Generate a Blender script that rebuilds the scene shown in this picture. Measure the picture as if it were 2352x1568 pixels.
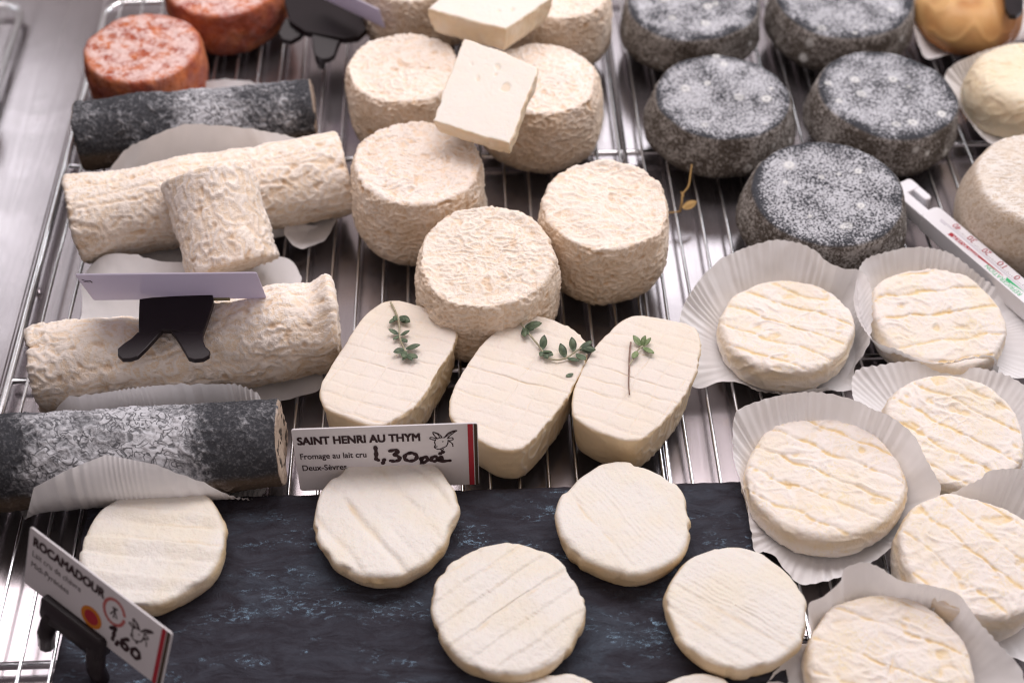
import bpy, math, random
import numpy as np
from mathutils import Vector, Matrix

random.seed(7)
sc = bpy.context.scene
for o in list(bpy.data.objects):
    bpy.data.objects.remove(o, do_unlink=True)
COL = sc.collection
CM = 0.01
rad = math.radians

# ------------------------------------------------------------------ camera
CAM_H, CAM_P = 50.0, rad(48.0)                 # cm above the rack, pitch below horizontal
CAM_C = np.array([0.0, -CAM_H / math.tan(CAM_P), CAM_H])
FPX = 2352 * 50 / 36
cR = np.array([1.0, 0, 0]); cU = np.array([0, math.sin(CAM_P), math.cos(CAM_P)]); cD = np.array([0, math.cos(CAM_P), -math.sin(CAM_P)])
cam_d = bpy.data.cameras.new('camera'); cam = bpy.data.objects.new('camera', cam_d); COL.objects.link(cam)
cam_d.lens = 50; cam_d.sensor_width = 36; cam_d.clip_start = 0.02; cam_d.clip_end = 50
cam.location = CAM_C * CM
cam.rotation_euler = (math.pi / 2 - CAM_P, 0, 0)
cam_d.dof.use_dof = True; cam_d.dof.focus_distance = 0.615; cam_d.dof.aperture_fstop = 7.0
cam_d.dof.aperture_blades = 0
sc.camera = cam

# ------------------------------------------------------------------ world, lamps, exposure
w = bpy.data.worlds.new('World'); sc.world = w; w.use_nodes = True
bg = w.node_tree.nodes['Background']
bg.inputs[0].default_value = (1.0, 0.86, 0.84, 1); bg.inputs[1].default_value = 0.42

def area(name, loc, target, sx, sy, power, col):
    l = bpy.data.lights.new(name, 'AREA'); l.shape = 'RECTANGLE'; l.size = sx; l.size_y = sy
    l.energy = power; l.color = col
    o = bpy.data.objects.new(name, l); COL.objects.link(o); o.location = loc
    o.rotation_euler = (Vector(target) - Vector(loc)).to_track_quat('-Z', 'Y').to_euler()
    return o
area('counter_lamp', (0.03, 0.41, 1.06), (0.0, 0.02, 0.0), 1.0, 0.40, 9.2, (1.0, 0.92, 0.925))
area('side_strip_lamp', (-0.66, 0.80, 0.95), (-0.66, 0.80, 0.0), 0.34, 0.95, 2.6, (0.94, 0.93, 1.0))
area('back_strip_lamp', (0.24, 1.22, 0.95), (0.24, 1.22, 0.0), 0.26, 0.62, 1.7, (0.93, 0.96, 1.0))
area('shop_window', (1.10, 0.72, 0.80), (0.0, 0.0, 0.0), 0.55, 0.7, 7.0, (0.90, 0.94, 1.0))

sc.view_settings.view_transform = 'Standard'; sc.view_settings.look = 'None'
sc.view_settings.exposure = 0.0; sc.view_settings.gamma = 1.0
sc.render.engine = 'CYCLES'
sc.cycles.use_denoising = True; sc.cycles.filter_width = 1.15
sc.cycles.max_bounces = 6; sc.cycles.diffuse_bounces = 3; sc.cycles.glossy_bounces = 3; sc.cycles.transparent_max_bounces = 6
sc.cycles.caustics_reflective = False; sc.cycles.caustics_refractive = False
sc.cycles.sample_clamp_indirect = 4.0

# ------------------------------------------------------------------ helpers
def at(u, v, z):
    """point (cm) at height z seen at picture position u, v of a 2352 x 1568 picture"""
    d = cD + cR * (u - 1176) / FPX - cU * (v - 784) / FPX
    return CAM_C + d * ((z - CAM_C[2]) / d[2])

def ppc(u, v, z):
    return FPX / float((at(u, v, z) - CAM_C) @ cD)

_rng = np.random.default_rng(3)
_perm = _rng.permutation(256); _perm = np.concatenate([_perm, _perm, _perm])
_g = _rng.normal(size=(256, 3)); _g /= np.linalg.norm(_g, axis=1)[:, None]

def pn(P, seed=0):
    P = np.asarray(P, float) + seed * 17.31
    i = np.floor(P).astype(np.int64); f = P - i; i &= 255
    t = f * f * f * (f * (f * 6 - 15) + 10)
    out = 0
    for dx in (0, 1):
        wx = t[..., 0] if dx else 1 - t[..., 0]
        for dy in (0, 1):
            wy = t[..., 1] if dy else 1 - t[..., 1]
            for dz in (0, 1):
                wz = t[..., 2] if dz else 1 - t[..., 2]
                h = _perm[_perm[_perm[(i[..., 0] + dx) & 255] + ((i[..., 1] + dy) & 255)] + ((i[..., 2] + dz) & 255)]
                g = _g[h]
                out = out + wx * wy * wz * (g[..., 0] * (f[..., 0] - dx) + g[..., 1] * (f[..., 1] - dy) + g[..., 2] * (f[..., 2] - dz))
    return out * 1.4

def pv(P, seed=0):
    return np.stack([pn(P, seed + 5.3), pn(P, seed + 9.7), pn(P, seed + 13.1)], -1)

def sstep(a, b, x):
    t = np.clip((x - a) / (b - a), 0, 1); return t * t * (3 - 2 * t)

def worm(P, f, seed, warp=0.55, width=0.13):
    q = P * f; q = q + warp * pv(q * 0.6, seed)
    n = pn(q, seed)
    return np.exp(-(n / width) ** 2)

def catmull(pts, n, closed=True):
    pts = np.asarray(pts, float); m = len(pts)
    out = []
    segs = m if closed else m - 1
    for k in range(n):
        s = k / n * segs if closed else k / (n - 1) * segs
        i = min(int(s), segs - 1); t = s - i
        if closed:
            p0, p1, p2, p3 = pts[(i - 1) % m], pts[i % m], pts[(i + 1) % m], pts[(i + 2) % m]
        else:
            p0, p1, p2, p3 = pts[max(i - 1, 0)], pts[i], pts[i + 1], pts[min(i + 2, m - 1)]
        out.append(0.5 * ((2 * p1) + (p2 - p0) * t + (2 * p0 - 5 * p1 + 4 * p2 - p3) * t * t + (3 * p1 - p0 - 3 * p2 + p3) * t ** 3))
    return np.array(out)

def resample(pts, n, closed=True):
    pts = np.asarray(pts, float)
    if closed: pts = np.vstack([pts, pts[:1]])
    d = np.r_[0, np.cumsum(np.linalg.norm(np.diff(pts, axis=0), axis=1))]
    s = np.linspace(0, d[-1], n, endpoint=not closed)
    return np.stack([np.interp(s, d, pts[:, k]) for k in range(pts.shape[1])], -1)

def link(name, me, m=None, parent=None):
    o = bpy.data.objects.new(name, me); COL.objects.link(o)
    if m is not None: me.materials.append(m)
    if parent is not None: o.parent = parent
    return o

def mesh(name, V, F, m=None, parent=None, smooth=True, origin=None, attrs=None):
    V = np.asarray(V, float)
    if origin is None:
        origin = np.zeros(3) if parent is not None else np.array([(V[:, 0].min() + V[:, 0].max()) / 2, (V[:, 1].min() + V[:, 1].max()) / 2, V[:, 2].min()])
    origin = np.asarray(origin, float)
    me = bpy.data.meshes.new(name)
    L = (V - origin) * CM
    if isinstance(F, np.ndarray):
        k = F.shape[1]
        me.vertices.add(len(L)); me.vertices.foreach_set('co', L.astype(np.float32).ravel())
        me.loops.add(F.size); me.loops.foreach_set('vertex_index', F.astype(np.int32).ravel())
        me.polygons.add(len(F)); me.polygons.foreach_set('loop_start', np.arange(0, F.size, k, dtype=np.int32))
        me.update(calc_edges=True); me.validate()
    else:
        me.from_pydata(L.tolist(), [], [list(f) for f in F]); me.update()
    if smooth: me.polygons.foreach_set('use_smooth', np.ones(len(me.polygons), bool))
    for k, v in (attrs or {}).items():
        a = me.attributes.new(k, 'FLOAT', 'POINT'); a.data.foreach_set('value', np.asarray(v, np.float32))
    o = link(name, me, m, parent)
    if parent is not None:
        o.location = (origin * CM - np.array(parent.get('_o', (0, 0, 0)))) if '_o' in parent else origin * CM
    else:
        o.location = origin * CM
    return o

def tag(o, label, cat, group=None):
    o['label'] = label; o['category'] = cat
    if group: o['group'] = group
    return o

def thing(name, label, cat, loc, group=None):
    o = bpy.data.objects.new(name, None); COL.objects.link(o)
    o.empty_display_size = 0.01
    o.location = np.asarray(loc) * CM
    tag(o, label, cat, group)
    return o

def child(t, name, V, F, m, smooth=True, attrs=None, parent=None):
    """a part of thing t; V in world cm"""
    base = np.array(t.location) / CM
    o = mesh(name, np.asarray(V, float) - base, F, m, None, smooth, origin=(0, 0, 0), attrs=attrs)
    o.location = (0, 0, 0); o.parent = parent if parent is not None else t
    return o

def grid_faces(K, N, closed=True):
    k = np.arange(K - 1)[:, None]; n = np.arange(N if closed else N - 1)[None, :]
    n2 = (n + 1) % N
    a = k * N + n; b = k * N + n2; c = (k + 1) * N + n2; d = (k + 1) * N + n
    return np.stack([a, b, c, d], -1).reshape(-1, 4)

def grid_normals(G):
    """G: K x N x 3, closed in N"""
    dn = np.roll(G, -1, 1) - np.roll(G, 1, 1)
    dk = np.gradient(G, axis=0)
    n = np.cross(dn, dk)
    l = np.linalg.norm(n, axis=2, keepdims=True)
    return n / np.maximum(l, 1e-9)

def chaikin(p, it=2):
    p = np.asarray(p, float)
    for _ in range(it):
        q = [p[0]]
        for a, b in zip(p[:-1], p[1:]):
            q += [a * .75 + b * .25, a * .25 + b * .75]
        q.append(p[-1]); p = np.array(q)
    return p

def tube(path, r, n=8, caps=True):
    path = np.asarray(path, float); K = len(path)
    r = np.broadcast_to(np.asarray(r, float), (K,))
    t = np.gradient(path, axis=0); t /= np.linalg.norm(t, axis=1)[:, None]
    ref = np.array([0, 0, 1.0]) if abs(t[0, 2]) < .9 else np.array([1.0, 0, 0])
    V = []
    for k in range(K):
        a = np.cross(t[k], ref); a /= np.linalg.norm(a); b = np.cross(a, t[k])
        for j in range(n):
            th = 2 * math.pi * j / n
            V.append(path[k] + r[k] * (a * math.cos(th) + b * math.sin(th)))
    F = [list(f) for f in grid_faces(K, n)]
    if caps: F += [list(range(n))[::-1], [(K - 1) * n + j for j in range(n)]]
    return np.array(V), F

def joinm(parts):
    V, F, o = [], [], 0
    for v, f in parts:
        V.append(np.asarray(v, float)); F += [[i + o for i in q] for q in f]; o += len(v)
    return np.vstack(V), F

def prism(poly, basis, origin, z0, z1, bev=0.03):
    """polygon (n x 2, cm) extruded along the basis normal, with a small bevel"""
    poly = np.asarray(poly, float); ex, ey, en = basis; c = poly.mean(0); n = len(poly)
    d = poly - c; L = np.linalg.norm(d, axis=1, keepdims=True)
    ins = c + d * np.maximum(0.2, 1 - bev / np.maximum(L, 1e-6))
    rows = [(ins, z0), (poly, z0 + bev * .8), (poly, z1 - bev * .8), (ins, z1)]
    V = np.vstack([origin + p[:, :1] * ex + p[:, 1:] * ey + z * en for p, z in rows])
    F = [list(f) for f in grid_faces(4, n)] + [list(range(n))[::-1], [3 * n + i for i in range(n)]]
    return V, F

# ------------------------------------------------------------------ materials
def new_mat(name):
    m = bpy.data.materials.new(name); m.use_nodes = True
    nt = m.node_tree; b = nt.nodes['Principled BSDF']
    return m, nt, b

def N(nt, t, **kw):
    n = nt.nodes.new(t)
    for k, v in kw.items():
        if k.startswith('i_'):
            n.inputs[k[2:].replace('_', ' ')].default_value = v
        else: setattr(n, k, v)
    return n

def coords(nt):
    tc = N(nt, 'ShaderNodeTexCoord'); oi = N(nt, 'ShaderNodeObjectInfo')
    mu = N(nt, 'ShaderNodeMath', operation='MULTIPLY'); mu.inputs[1].default_value = 3.7
    nt.links.new(oi.outputs['Random'], mu.inputs[0])
    ad = N(nt, 'ShaderNodeVectorMath', operation='ADD')
    nt.links.new(tc.outputs['Object'], ad.inputs[0]); nt.links.new(mu.outputs[0], ad.inputs[1])
    return ad.outputs[0]

def noise(nt, vec, scale, detail=2, rough=.5, dist=0.0):
    n = N(nt, 'ShaderNodeTexNoise'); n.inputs['Scale'].default_value = scale; n.inputs['Detail'].default_value = detail
    n.inputs['Roughness'].default_value = rough; n.inputs['Distortion'].default_value = dist
    nt.links.new(vec, n.inputs['Vector']); return n.outputs['Fac']

def mth(nt, op, a, b=None, clamp=False):
    n = N(nt, 'ShaderNodeMath', operation=op, use_clamp=clamp)
    for k, x in enumerate((a, b)):
        if x is None: continue
        if isinstance(x, (int, float)): n.inputs[k].default_value = x
        else: nt.links.new(x, n.inputs[k])
    return n.outputs[0]

def rng(nt, x, a, b, c=0.0, d=1.0):
    n = N(nt, 'ShaderNodeMapRange', interpolation_type='SMOOTHSTEP')
    nt.links.new(x, n.inputs[0])
    for k, v in enumerate((a, b, c, d)): n.inputs[k + 1].default_value = v
    return n.outputs[0]

def mixc(nt, f, a, b):
    n = N(nt, 'ShaderNodeMix', data_type='RGBA')
    if isinstance(f, (int, float)): n.inputs[0].default_value = f
    else: nt.links.new(f, n.inputs[0])
    for k, x in ((6, a), (7, b)):
        if isinstance(x, tuple): n.inputs[k].default_value = (*x, 1)
        else: nt.links.new(x, n.inputs[k])
    return n.outputs[2]

def attr(nt, name):
    n = N(nt, 'ShaderNodeAttribute', attribute_name=name); return n.outputs['Fac']

def bump(nt, b, h, strength, dist, prev=None):
    n = N(nt, 'ShaderNodeBump'); n.inputs['Strength'].default_value = strength; n.inputs['Distance'].default_value = dist
    nt.links.new(h, n.inputs['Height'])
    if prev is not None: nt.links.new(prev, n.inputs['Normal'])
    nt.links.new(n.outputs[0], b.inputs['Normal']); return n.outputs[0]

def sss(b, wgt, scale=0.003):
    b.inputs['Subsurface Weight'].default_value = wgt
    b.inputs['Subsurface Radius'].default_value = (1.0, 0.62, 0.4)
    b.inputs['Subsurface Scale'].default_value = scale

def worm_node(nt, vec, scale, width, dist=1.6):
    n = noise(nt, vec, scale, 1.0, .4, dist)
    a = mth(nt, 'ABSOLUTE', mth(nt, 'SUBTRACT', n, 0.5))
    return rng(nt, a, 0.0, width, 1.0, 0.0)

def rind(name, pit, crest, side, wscale=430, wwidth=.10, wmix=.5, wbump=.45, ss=.12, tint=(0.80, 0.66, 0.50), tintamt=.35):
    """wrinkled mould rind: pale bloom on the ridges, tan paste showing between them"""
    m, nt, b = new_mat(name); v = coords(nt)
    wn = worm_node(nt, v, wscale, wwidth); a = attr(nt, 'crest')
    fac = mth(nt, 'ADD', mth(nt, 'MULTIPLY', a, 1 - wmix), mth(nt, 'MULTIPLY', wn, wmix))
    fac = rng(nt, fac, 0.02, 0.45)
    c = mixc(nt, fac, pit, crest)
    big = rng(nt, noise(nt, v, 55, 3, .6), .42, .68)
    c = mixc(nt, mth(nt, 'MULTIPLY', big, tintamt), c, tint)
    oi = N(nt, 'ShaderNodeObjectInfo')
    c = mixc(nt, mth(nt, 'MULTIPLY', oi.outputs['Random'], .28), c, (.90, .77, .60))
    c = mixc(nt, mth(nt, 'MULTIPLY', attr(nt, 'side'), .75), c, mixc(nt, fac, tuple(x * y for x, y in zip(side, (.80, .72, .62))), side))  # sides browner: real tan rind, deepened with form shading put into the colour
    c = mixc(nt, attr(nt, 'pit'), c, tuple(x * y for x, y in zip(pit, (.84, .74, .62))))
    nt.links.new(c, b.inputs['Base Color'])
    b.inputs['Roughness'].default_value = .82; b.inputs['Specular IOR Level'].default_value = .25
    sss(b, ss)
    p = bump(nt, b, wn, wbump, .0005)
    bump(nt, b, noise(nt, v, 1900, 2), .18, .0003, p)
    return m

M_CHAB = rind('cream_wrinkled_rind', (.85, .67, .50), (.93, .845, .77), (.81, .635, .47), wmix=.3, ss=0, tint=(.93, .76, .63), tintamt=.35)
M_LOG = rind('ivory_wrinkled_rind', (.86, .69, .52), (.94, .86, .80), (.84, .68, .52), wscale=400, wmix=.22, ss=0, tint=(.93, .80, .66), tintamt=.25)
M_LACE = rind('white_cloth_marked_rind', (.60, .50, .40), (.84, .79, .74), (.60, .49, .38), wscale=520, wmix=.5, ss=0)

def paste(name, base, hollow, tint, ss=.25, rough=.6, fine=.3, tintamt=.5, yellow=None):
    """young smooth rind; presses and folds come from the mesh, hollow colour where the bloom is thin and on the sides"""
    m, nt, b = new_mat(name); v = coords(nt)
    c = mixc(nt, rng(nt, attr(nt, 'crest'), .15, .75), hollow, base)
    big = rng(nt, noise(nt, v, 45, 3, .55), .40, .70)
    c = mixc(nt, mth(nt, 'MULTIPLY', big, tintamt), c, tint)
    if yellow:
        wn = worm_node(nt, v, 210, .06, 2.0)
        spot = mth(nt, 'MULTIPLY', wn, rng(nt, noise(nt, v, 110, 2), .48, .62))
        c = mixc(nt, mth(nt, 'MULTIPLY', spot, .4), c, yellow)
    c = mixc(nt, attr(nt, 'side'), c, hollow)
    nt.links.new(c, b.inputs['Base Color'])
    b.inputs['Roughness'].default_value = rough; b.inputs['Specular IOR Level'].default_value = .3
    sss(b, ss, .004)
    p = bump(nt, b, noise(nt, v, 420, 3, .6), fine, .0006)
    bump(nt, b, noise(nt, v, 1300, 3), .45, .0003, p)
    return m

M_ROC = paste('young_ivory_rind', (.785, .745, .69), (.70, .53, .31), (.79, .715, .575), tintamt=.65, fine=.7, ss=.12, rough=.40)
M_THYM = paste('pressed_cream_rind', (.80, .725, .65), (.75, .59, .38), (.80, .705, .57), tintamt=.55, fine=.5, ss=.1, rough=.5)
M_MARC = paste('folded_cream_rind', (.83, .765, .71), (.79, .60, .34), (.81, .71, .555), tintamt=.5, fine=.6, ss=.1, yellow=(.80, .66, .32))
M_CUT = paste('cut_white_paste', (.82, .77, .70), (.78, .63, .44), (.82, .745, .64), tintamt=.35, fine=.22, rough=.5)
M_GOLD = paste('golden_washed_rind', (.66, .40, .17), (.40, .16, .05), (.62, .33, .12), tintamt=.6, fine=.2, rough=.4)
M_BUTTER = paste('butter_yellow_rind', (.84, .75, .58), (.70, .53, .32), (.83, .70, .48), tintamt=.5, fine=.35)

def ash(name, white, dark, side, sidespeck, sp=900, thr=(.44, .56)):
    m, nt, b = new_mat(name); v = coords(nt)
    n1 = noise(nt, v, sp, 2.5, .6, .4)
    big = noise(nt, v, 70, 3, .55)
    t = mth(nt, 'ADD', n1, mth(nt, 'MULTIPLY', mth(nt, 'SUBTRACT', big, .5), .40))
    t = mth(nt, 'SUBTRACT', t, mth(nt, 'MULTIPLY', attr(nt, 'rim'), .25))
    f = rng(nt, t, *thr)
    top = mixc(nt, f, dark, white)
    n2 = noise(nt, v, sp * .7, 3, .65, .8)
    t2 = mth(nt, 'ADD', n2, mth(nt, 'MULTIPLY', mth(nt, 'SUBTRACT', big, .5), .5))
    sd = mixc(nt, rng(nt, t2, .44, .62), side, sidespeck)
    c = mixc(nt, attr(nt, 'side'), top, sd)
    c = mixc(nt, attr(nt, 'spot'), c, (.82, .82, .80))
    nt.links.new(c, b.inputs['Base Color'])
    b.inputs['Roughness'].default_value = .9; b.inputs['Specular IOR Level'].default_value = .2
    p = bump(nt, b, f, .5, .0004)
    bump(nt, b, n2, .5, .0006, p)
    return m
M_ASH = ash('ash_bloom_rind', (.55, .555, .59), (.048, .050, .058), (.10, .083, .070), (.40, .372, .35), sp=1000, thr=(.40, .565))

def ashlog():
    m, nt, b = new_mat('ash_log_rind'); v = coords(nt)
    big = noise(nt, v, 60, 3, .55)
    fine = noise(nt, v, 420, 4, .65, .6)
    line = mth(nt, 'MULTIPLY', worm_node(nt, v, 210, .07, 1.3), rng(nt, noise(nt, v, 120, 2), .34, .52))
    cov = mth(nt, 'ADD', mth(nt, 'ADD', mth(nt, 'MULTIPLY', big, .55), mth(nt, 'MULTIPLY', attr(nt, 'bloom'), .50)), mth(nt, 'ADD', mth(nt, 'MULTIPLY', fine, .55), mth(nt, 'MULTIPLY', attr(nt, 'crest'), .16)))
    dust = mth(nt, 'MULTIPLY', rng(nt, noise(nt, v, 750, 3, .65), .46, .66), .12)
    f = mth(nt, 'MULTIPLY', mth(nt, 'ADD', rng(nt, cov, .76, 1.18), dust, True), mth(nt, 'SUBTRACT', 1.0, mth(nt, 'MULTIPLY', line, .8)))
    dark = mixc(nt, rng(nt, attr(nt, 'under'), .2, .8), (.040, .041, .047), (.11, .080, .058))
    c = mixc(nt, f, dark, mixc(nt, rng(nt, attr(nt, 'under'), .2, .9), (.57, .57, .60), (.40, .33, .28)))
    c = mixc(nt, attr(nt, 'side'), c, (.60, .47, .37))
    nt.links.new(c, b.inputs['Base Color']); b.inputs['Roughness'].default_value = .88
    b.inputs['Specular IOR Level'].default_value = .2
    p = bump(nt, b, f, .8, .0007)
    bump(nt, b, noise(nt, v, 900, 3), .4, .0005, p)
    return m
M_ASHLOG = ashlog()

def orange():
    m, nt, b = new_mat('orange_washed_rind'); v = coords(nt)
    n1 = noise(nt, v, 170, 5, .68, .6); n2 = noise(nt, v, 800, 3, .6)
    t = mth(nt, 'ADD', mth(nt, 'MULTIPLY', n1, .7), mth(nt, 'MULTIPLY', n2, .45))
    base = mixc(nt, rng(nt, noise(nt, v, 90, 3), .35, .7), (.36, .075, .04), (.62, .185, .065))
    bl = mth(nt, 'MULTIPLY', rng(nt, t, .47, .64), mth(nt, 'SUBTRACT', .92, mth(nt, 'MULTIPLY', attr(nt, 'side'), .75)))
    bl = mth(nt, 'MULTIPLY', bl, mth(nt, 'SUBTRACT', 1.0, mth(nt, 'MULTIPLY', attr(nt, 'rim'), .75)))
    c = mixc(nt, bl, base, (.82, .63, .59))
    nt.links.new(c, b.inputs['Base Color']); b.inputs['Roughness'].default_value = .9; b.inputs['Specular IOR Level'].default_value = .15
    p = bump(nt, b, n1, .6, .0015); bump(nt, b, n2, .5, .0006, p)
    return m
M_ORANGE = orange()

def paper():
    m, nt, b = new_mat('greaseproof_paper'); v = coords(nt)
    c = mixc(nt, rng(nt, noise(nt, v, 90, 3), .35, .7), (.95, .935, .945), (.93, .915, .92))
    nt.links.new(c, b.inputs['Base Color']); b.inputs['Roughness'].default_value = .55
    b.inputs['Specular IOR Level'].default_value = .3
    bump(nt, b, noise(nt, v, 300, 3), .25, .0004)
    tr = N(nt, 'ShaderNodeBsdfTranslucent'); nt.links.new(c, tr.inputs[0])
    mx = N(nt, 'ShaderNodeMixShader'); mx.inputs[0].default_value = .20
    nt.links.new(b.outputs[0], mx.inputs[1]); nt.links.new(tr.outputs[0], mx.inputs[2])
    nt.links.new(mx.outputs[0], nt.nodes['Material Output'].inputs[0])
    return m
M_PAPER = paper()

def steel(name, col, r0, r1, sc_=(8, 300, 8), metal=1.0):
    m, nt, b = new_mat(name)
    tc = N(nt, 'ShaderNodeTexCoord'); mp = N(nt, 'ShaderNodeMapping'); mp.inputs['Scale'].default_value = sc_
    nt.links.new(tc.outputs['Object'], mp.inputs[0])
    n1 = noise(nt, mp.outputs[0], 1.0, 3, .6); n2 = noise(nt, tc.outputs['Object'], 28, 4, .6, .6)
    b.inputs['Metallic'].default_value = metal
    nt.links.new(mixc(nt, rng(nt, n2, .3, .7), col, tuple(x * .88 for x in col)), b.inputs['Base Color'])
    r = mth(nt, 'ADD', mth(nt, 'MULTIPLY', n1, (r1 - r0) * .5), mth(nt, 'MULTIPLY', n2, (r1 - r0) * .5))
    nt.links.new(mth(nt, 'ADD', r, r0), b.inputs['Roughness'])
    bump(nt, b, n1, .05, .0003)
    return m
M_FLOOR = steel('brushed_steel_sheet', (.50, .455, .475), .12, .28, (400, 6, 6), .88)
M_WALL = steel('dull_mauve_steel', (.40, .34, .40), .35, .55, (6, 6, 300))
def glass():
    m, nt, b = new_mat('clear_side_glass'); v = coords(nt)
    b.inputs['Base Color'].default_value = (.9, .86, .9, 1); b.inputs['Roughness'].default_value = .08
    b.inputs['Specular IOR Level'].default_value = .8
    tr = N(nt, 'ShaderNodeBsdfTransparent'); tr.inputs[0].default_value = (.90, .86, .91, 1)
    gl = N(nt, 'ShaderNodeBsdfGlossy'); nt.links.new(rng(nt, noise(nt, v, 30, 3), .3, .7, .05, .12), gl.inputs['Roughness'])
    fr = N(nt, 'ShaderNodeFresnel'); fr.inputs[0].default_value = 1.6
    mx = N(nt, 'ShaderNodeMixShader'); nt.links.new(mth(nt, 'ADD', fr.outputs[0], .12, True), mx.inputs[0])
    nt.links.new(tr.outputs[0], mx.inputs[1]); nt.links.new(gl.outputs[0], mx.inputs[2])
    nt.links.new(mx.outputs[0], nt.nodes['Material Output'].inputs[0])
    return m
M_GLASS = glass()
M_CHROME = steel('chromed_wire', (.86, .86, .88), .10, .26, (90, 90, 90))

def slate():
    m, nt, b = new_mat('riven_slate'); v = coords(nt)
    mp = N(nt, 'ShaderNodeMapping'); mp.inputs['Scale'].default_value = (1, 2.6, 1)
    nt.links.new(v, mp.inputs[0])
    n1 = noise(nt, mp.outputs[0], 55, 6, .68, 1.2); n2 = noise(nt, v, 700, 4, .7)
    nt.links.new(mixc(nt, rng(nt, n1, .35, .68), (.028, .020, .024), (.046, .042, .052)), b.inputs['Base Color'])
    g = mth(nt, 'MULTIPLY', rng(nt, noise(nt, mp.outputs[0], 28, 3, .6), .47, .62), rng(nt, noise(nt, mp.outputs[0], 190, 4, .62, 1.6), .53, .62))
    g = mth(nt, 'ADD', g, mth(nt, 'MULTIPLY', rng(nt, noise(nt, mp.outputs[0], 16, 4, .6, 1.0), .48, .66), .30), True)
    nt.links.new(rng(nt, g, 0, 1, .58, .17), b.inputs['Roughness'])
    nt.links.new(rng(nt, g, 0, 1, .22, 1.0), b.inputs['Specular IOR Level'])
    b.inputs['Specular Tint'].default_value = (.45, .74, 1.0, 1)  # blue of a reflected sky put into the specular colour
    p = bump(nt, b, n1, .9, .0012); bump(nt, b, n2, .35, .0005, p)
    return m
M_SLATE = slate()

def flat(name, col, rough=.5, spec=.4, metal=0.0, mott=.08):
    m, nt, b = new_mat(name); v = coords(nt)
    n1 = noise(nt, v, 160, 3)
    nt.links.new(mixc(nt, n1, tuple(x * (1 - mott) for x in col), tuple(min(1, x * (1 + mott)) for x in col)), b.inputs['Base Color'])
    b.inputs['Roughness'].default_value = rough; b.inputs['Specular IOR Level'].default_value = spec; b.inputs['Metallic'].default_value = metal
    bump(nt, b, noise(nt, v, 900, 2), .08, .0002)
    return m

def card_mat(name, col, tr_):
    m = flat(name, col, .32, .45, mott=.03); nt = m.node_tree; b = nt.nodes['Principled BSDF']
    tr = N(nt, 'ShaderNodeBsdfTranslucent'); tr.inputs[0].default_value = (*col, 1)
    mx = N(nt, 'ShaderNodeMixShader'); mx.inputs[0].default_value = tr_
    nt.links.new(b.outputs[0], mx.inputs[1]); nt.links.new(tr.outputs[0], mx.inputs[2])
    nt.links.new(mx.outputs[0], nt.nodes['Material Output'].inputs[0])
    return m
M_CARD = card_mat('white_plastic_card', (.80, .77, .79), .12)
M_CARDB = card_mat('lilac_back_of_card', (.66, .62, .72), .45)
M_BLACK = flat('black_plastic', (.012, .007, .009), .38, .28)
M_INK = flat('dark_brown_ink', (.045, .025, .028), .7, .2)
M_RED = flat('crimson_ink', (.42, .035, .05), .6, .2)
M_OLIVE = flat('dark_olive_ink', (.07, .05, .035), .6, .2)
M_AMBER = flat('orange_ink', (.65, .22, .03), .6, .2)
M_PINKINK = flat('faded_red_ink', (.55, .16, .15), .6, .2)
M_WHITEP = flat('white_plastic', (.82, .81, .84), .35, .45, mott=.02)
M_GREYP = flat('pale_grey_print', (.66, .64, .69), .4, .3, mott=.02)
M_GREENP = flat('green_print', (.03, .45, .17), .5, .3)
M_BLUEP = flat('blue_print', (.03, .12, .38), .5, .3)
M_TEETH = flat('olive_rubber_strip', (.28, .25, .14), .7, .2)
M_STRAW = flat('dry_straw', (.42, .26, .10), .7, .2, mott=.25)

def leafm(name, a, b_):
    m, nt, b = new_mat(name); v = coords(nt)
    nt.links.new(mixc(nt, rng(nt, noise(nt, v, 350, 3), .35, .65), a, b_), b.inputs['Base Color'])
    b.inputs['Roughness'].default_value = .55; sss(b, .05, .001)
    bump(nt, b, noise(nt, v, 1200, 2), .3, .0003)
    return m
M_LEAF = leafm('thyme_leaf', (.055, .085, .05), (.12, .165, .095))
M_LEAFB = leafm('pale_thyme_leaf', (.14, .21, .08), (.24, .30, .15))
M_STEM = leafm('thyme_stem', (.30, .27, .17), (.42, .38, .27))
M_TWIG = leafm('brown_twig', (.20, .12, .09), (.30, .19, .15))
M_SPECK = flat('dark_speck', (.06, .035, .03), .8, .1)

# ------------------------------------------------------------------ setting: steel counter, side panel
WD = np.array([-0.037, 1.0, 0]); WD /= np.linalg.norm(WD)      # run of the rack wires
WX = np.array([WD[1], -WD[0], 0])                               # across the rack
FZ = -0.92                                                      # steel floor height (cm)

def struct(name, V, F, m, smooth=False):
    o = mesh(name, V, F, m, smooth=smooth); o['kind'] = 'structure'; return o

wall_a, wall_b = at(150, 49, FZ), at(56, 383, FZ)
wx = float((((wall_a + wall_b) / 2) @ WX))                      # side panel position across the rack
def wq(a, b, z): return a * WX + b * WD + np.array([0, 0, z])
x0 = wx
V = []
xs = [x0, x0 + 1.85, x0 + 1.95, x0 + 2.02, x0 + 2.12, 55]
zs = [FZ, FZ, FZ + .05, FZ + .05, FZ, FZ]
for x, z in zip(xs, zs):
    V += [wq(x, -45, z), wq(x, 70, z)]
F = [(2 * i, 2 * i + 2, 2 * i + 3, 2 * i + 1) for i in range(5)]
struct('counter_floor', V, F, M_FLOOR)
V = [wq(x0 - 30, -45, FZ - .02), wq(x0 - 30, 70, FZ - .02), wq(x0 - .55, 70, FZ - .02), wq(x0 - .55, -45, FZ - .02)]
struct('neighbouring_counter', V, [(3, 2, 1, 0)], M_WALL)
pane = np.array([(0, FZ + .01), (0, 14), (-.5, 14), (-.5, FZ + .01)])
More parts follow.
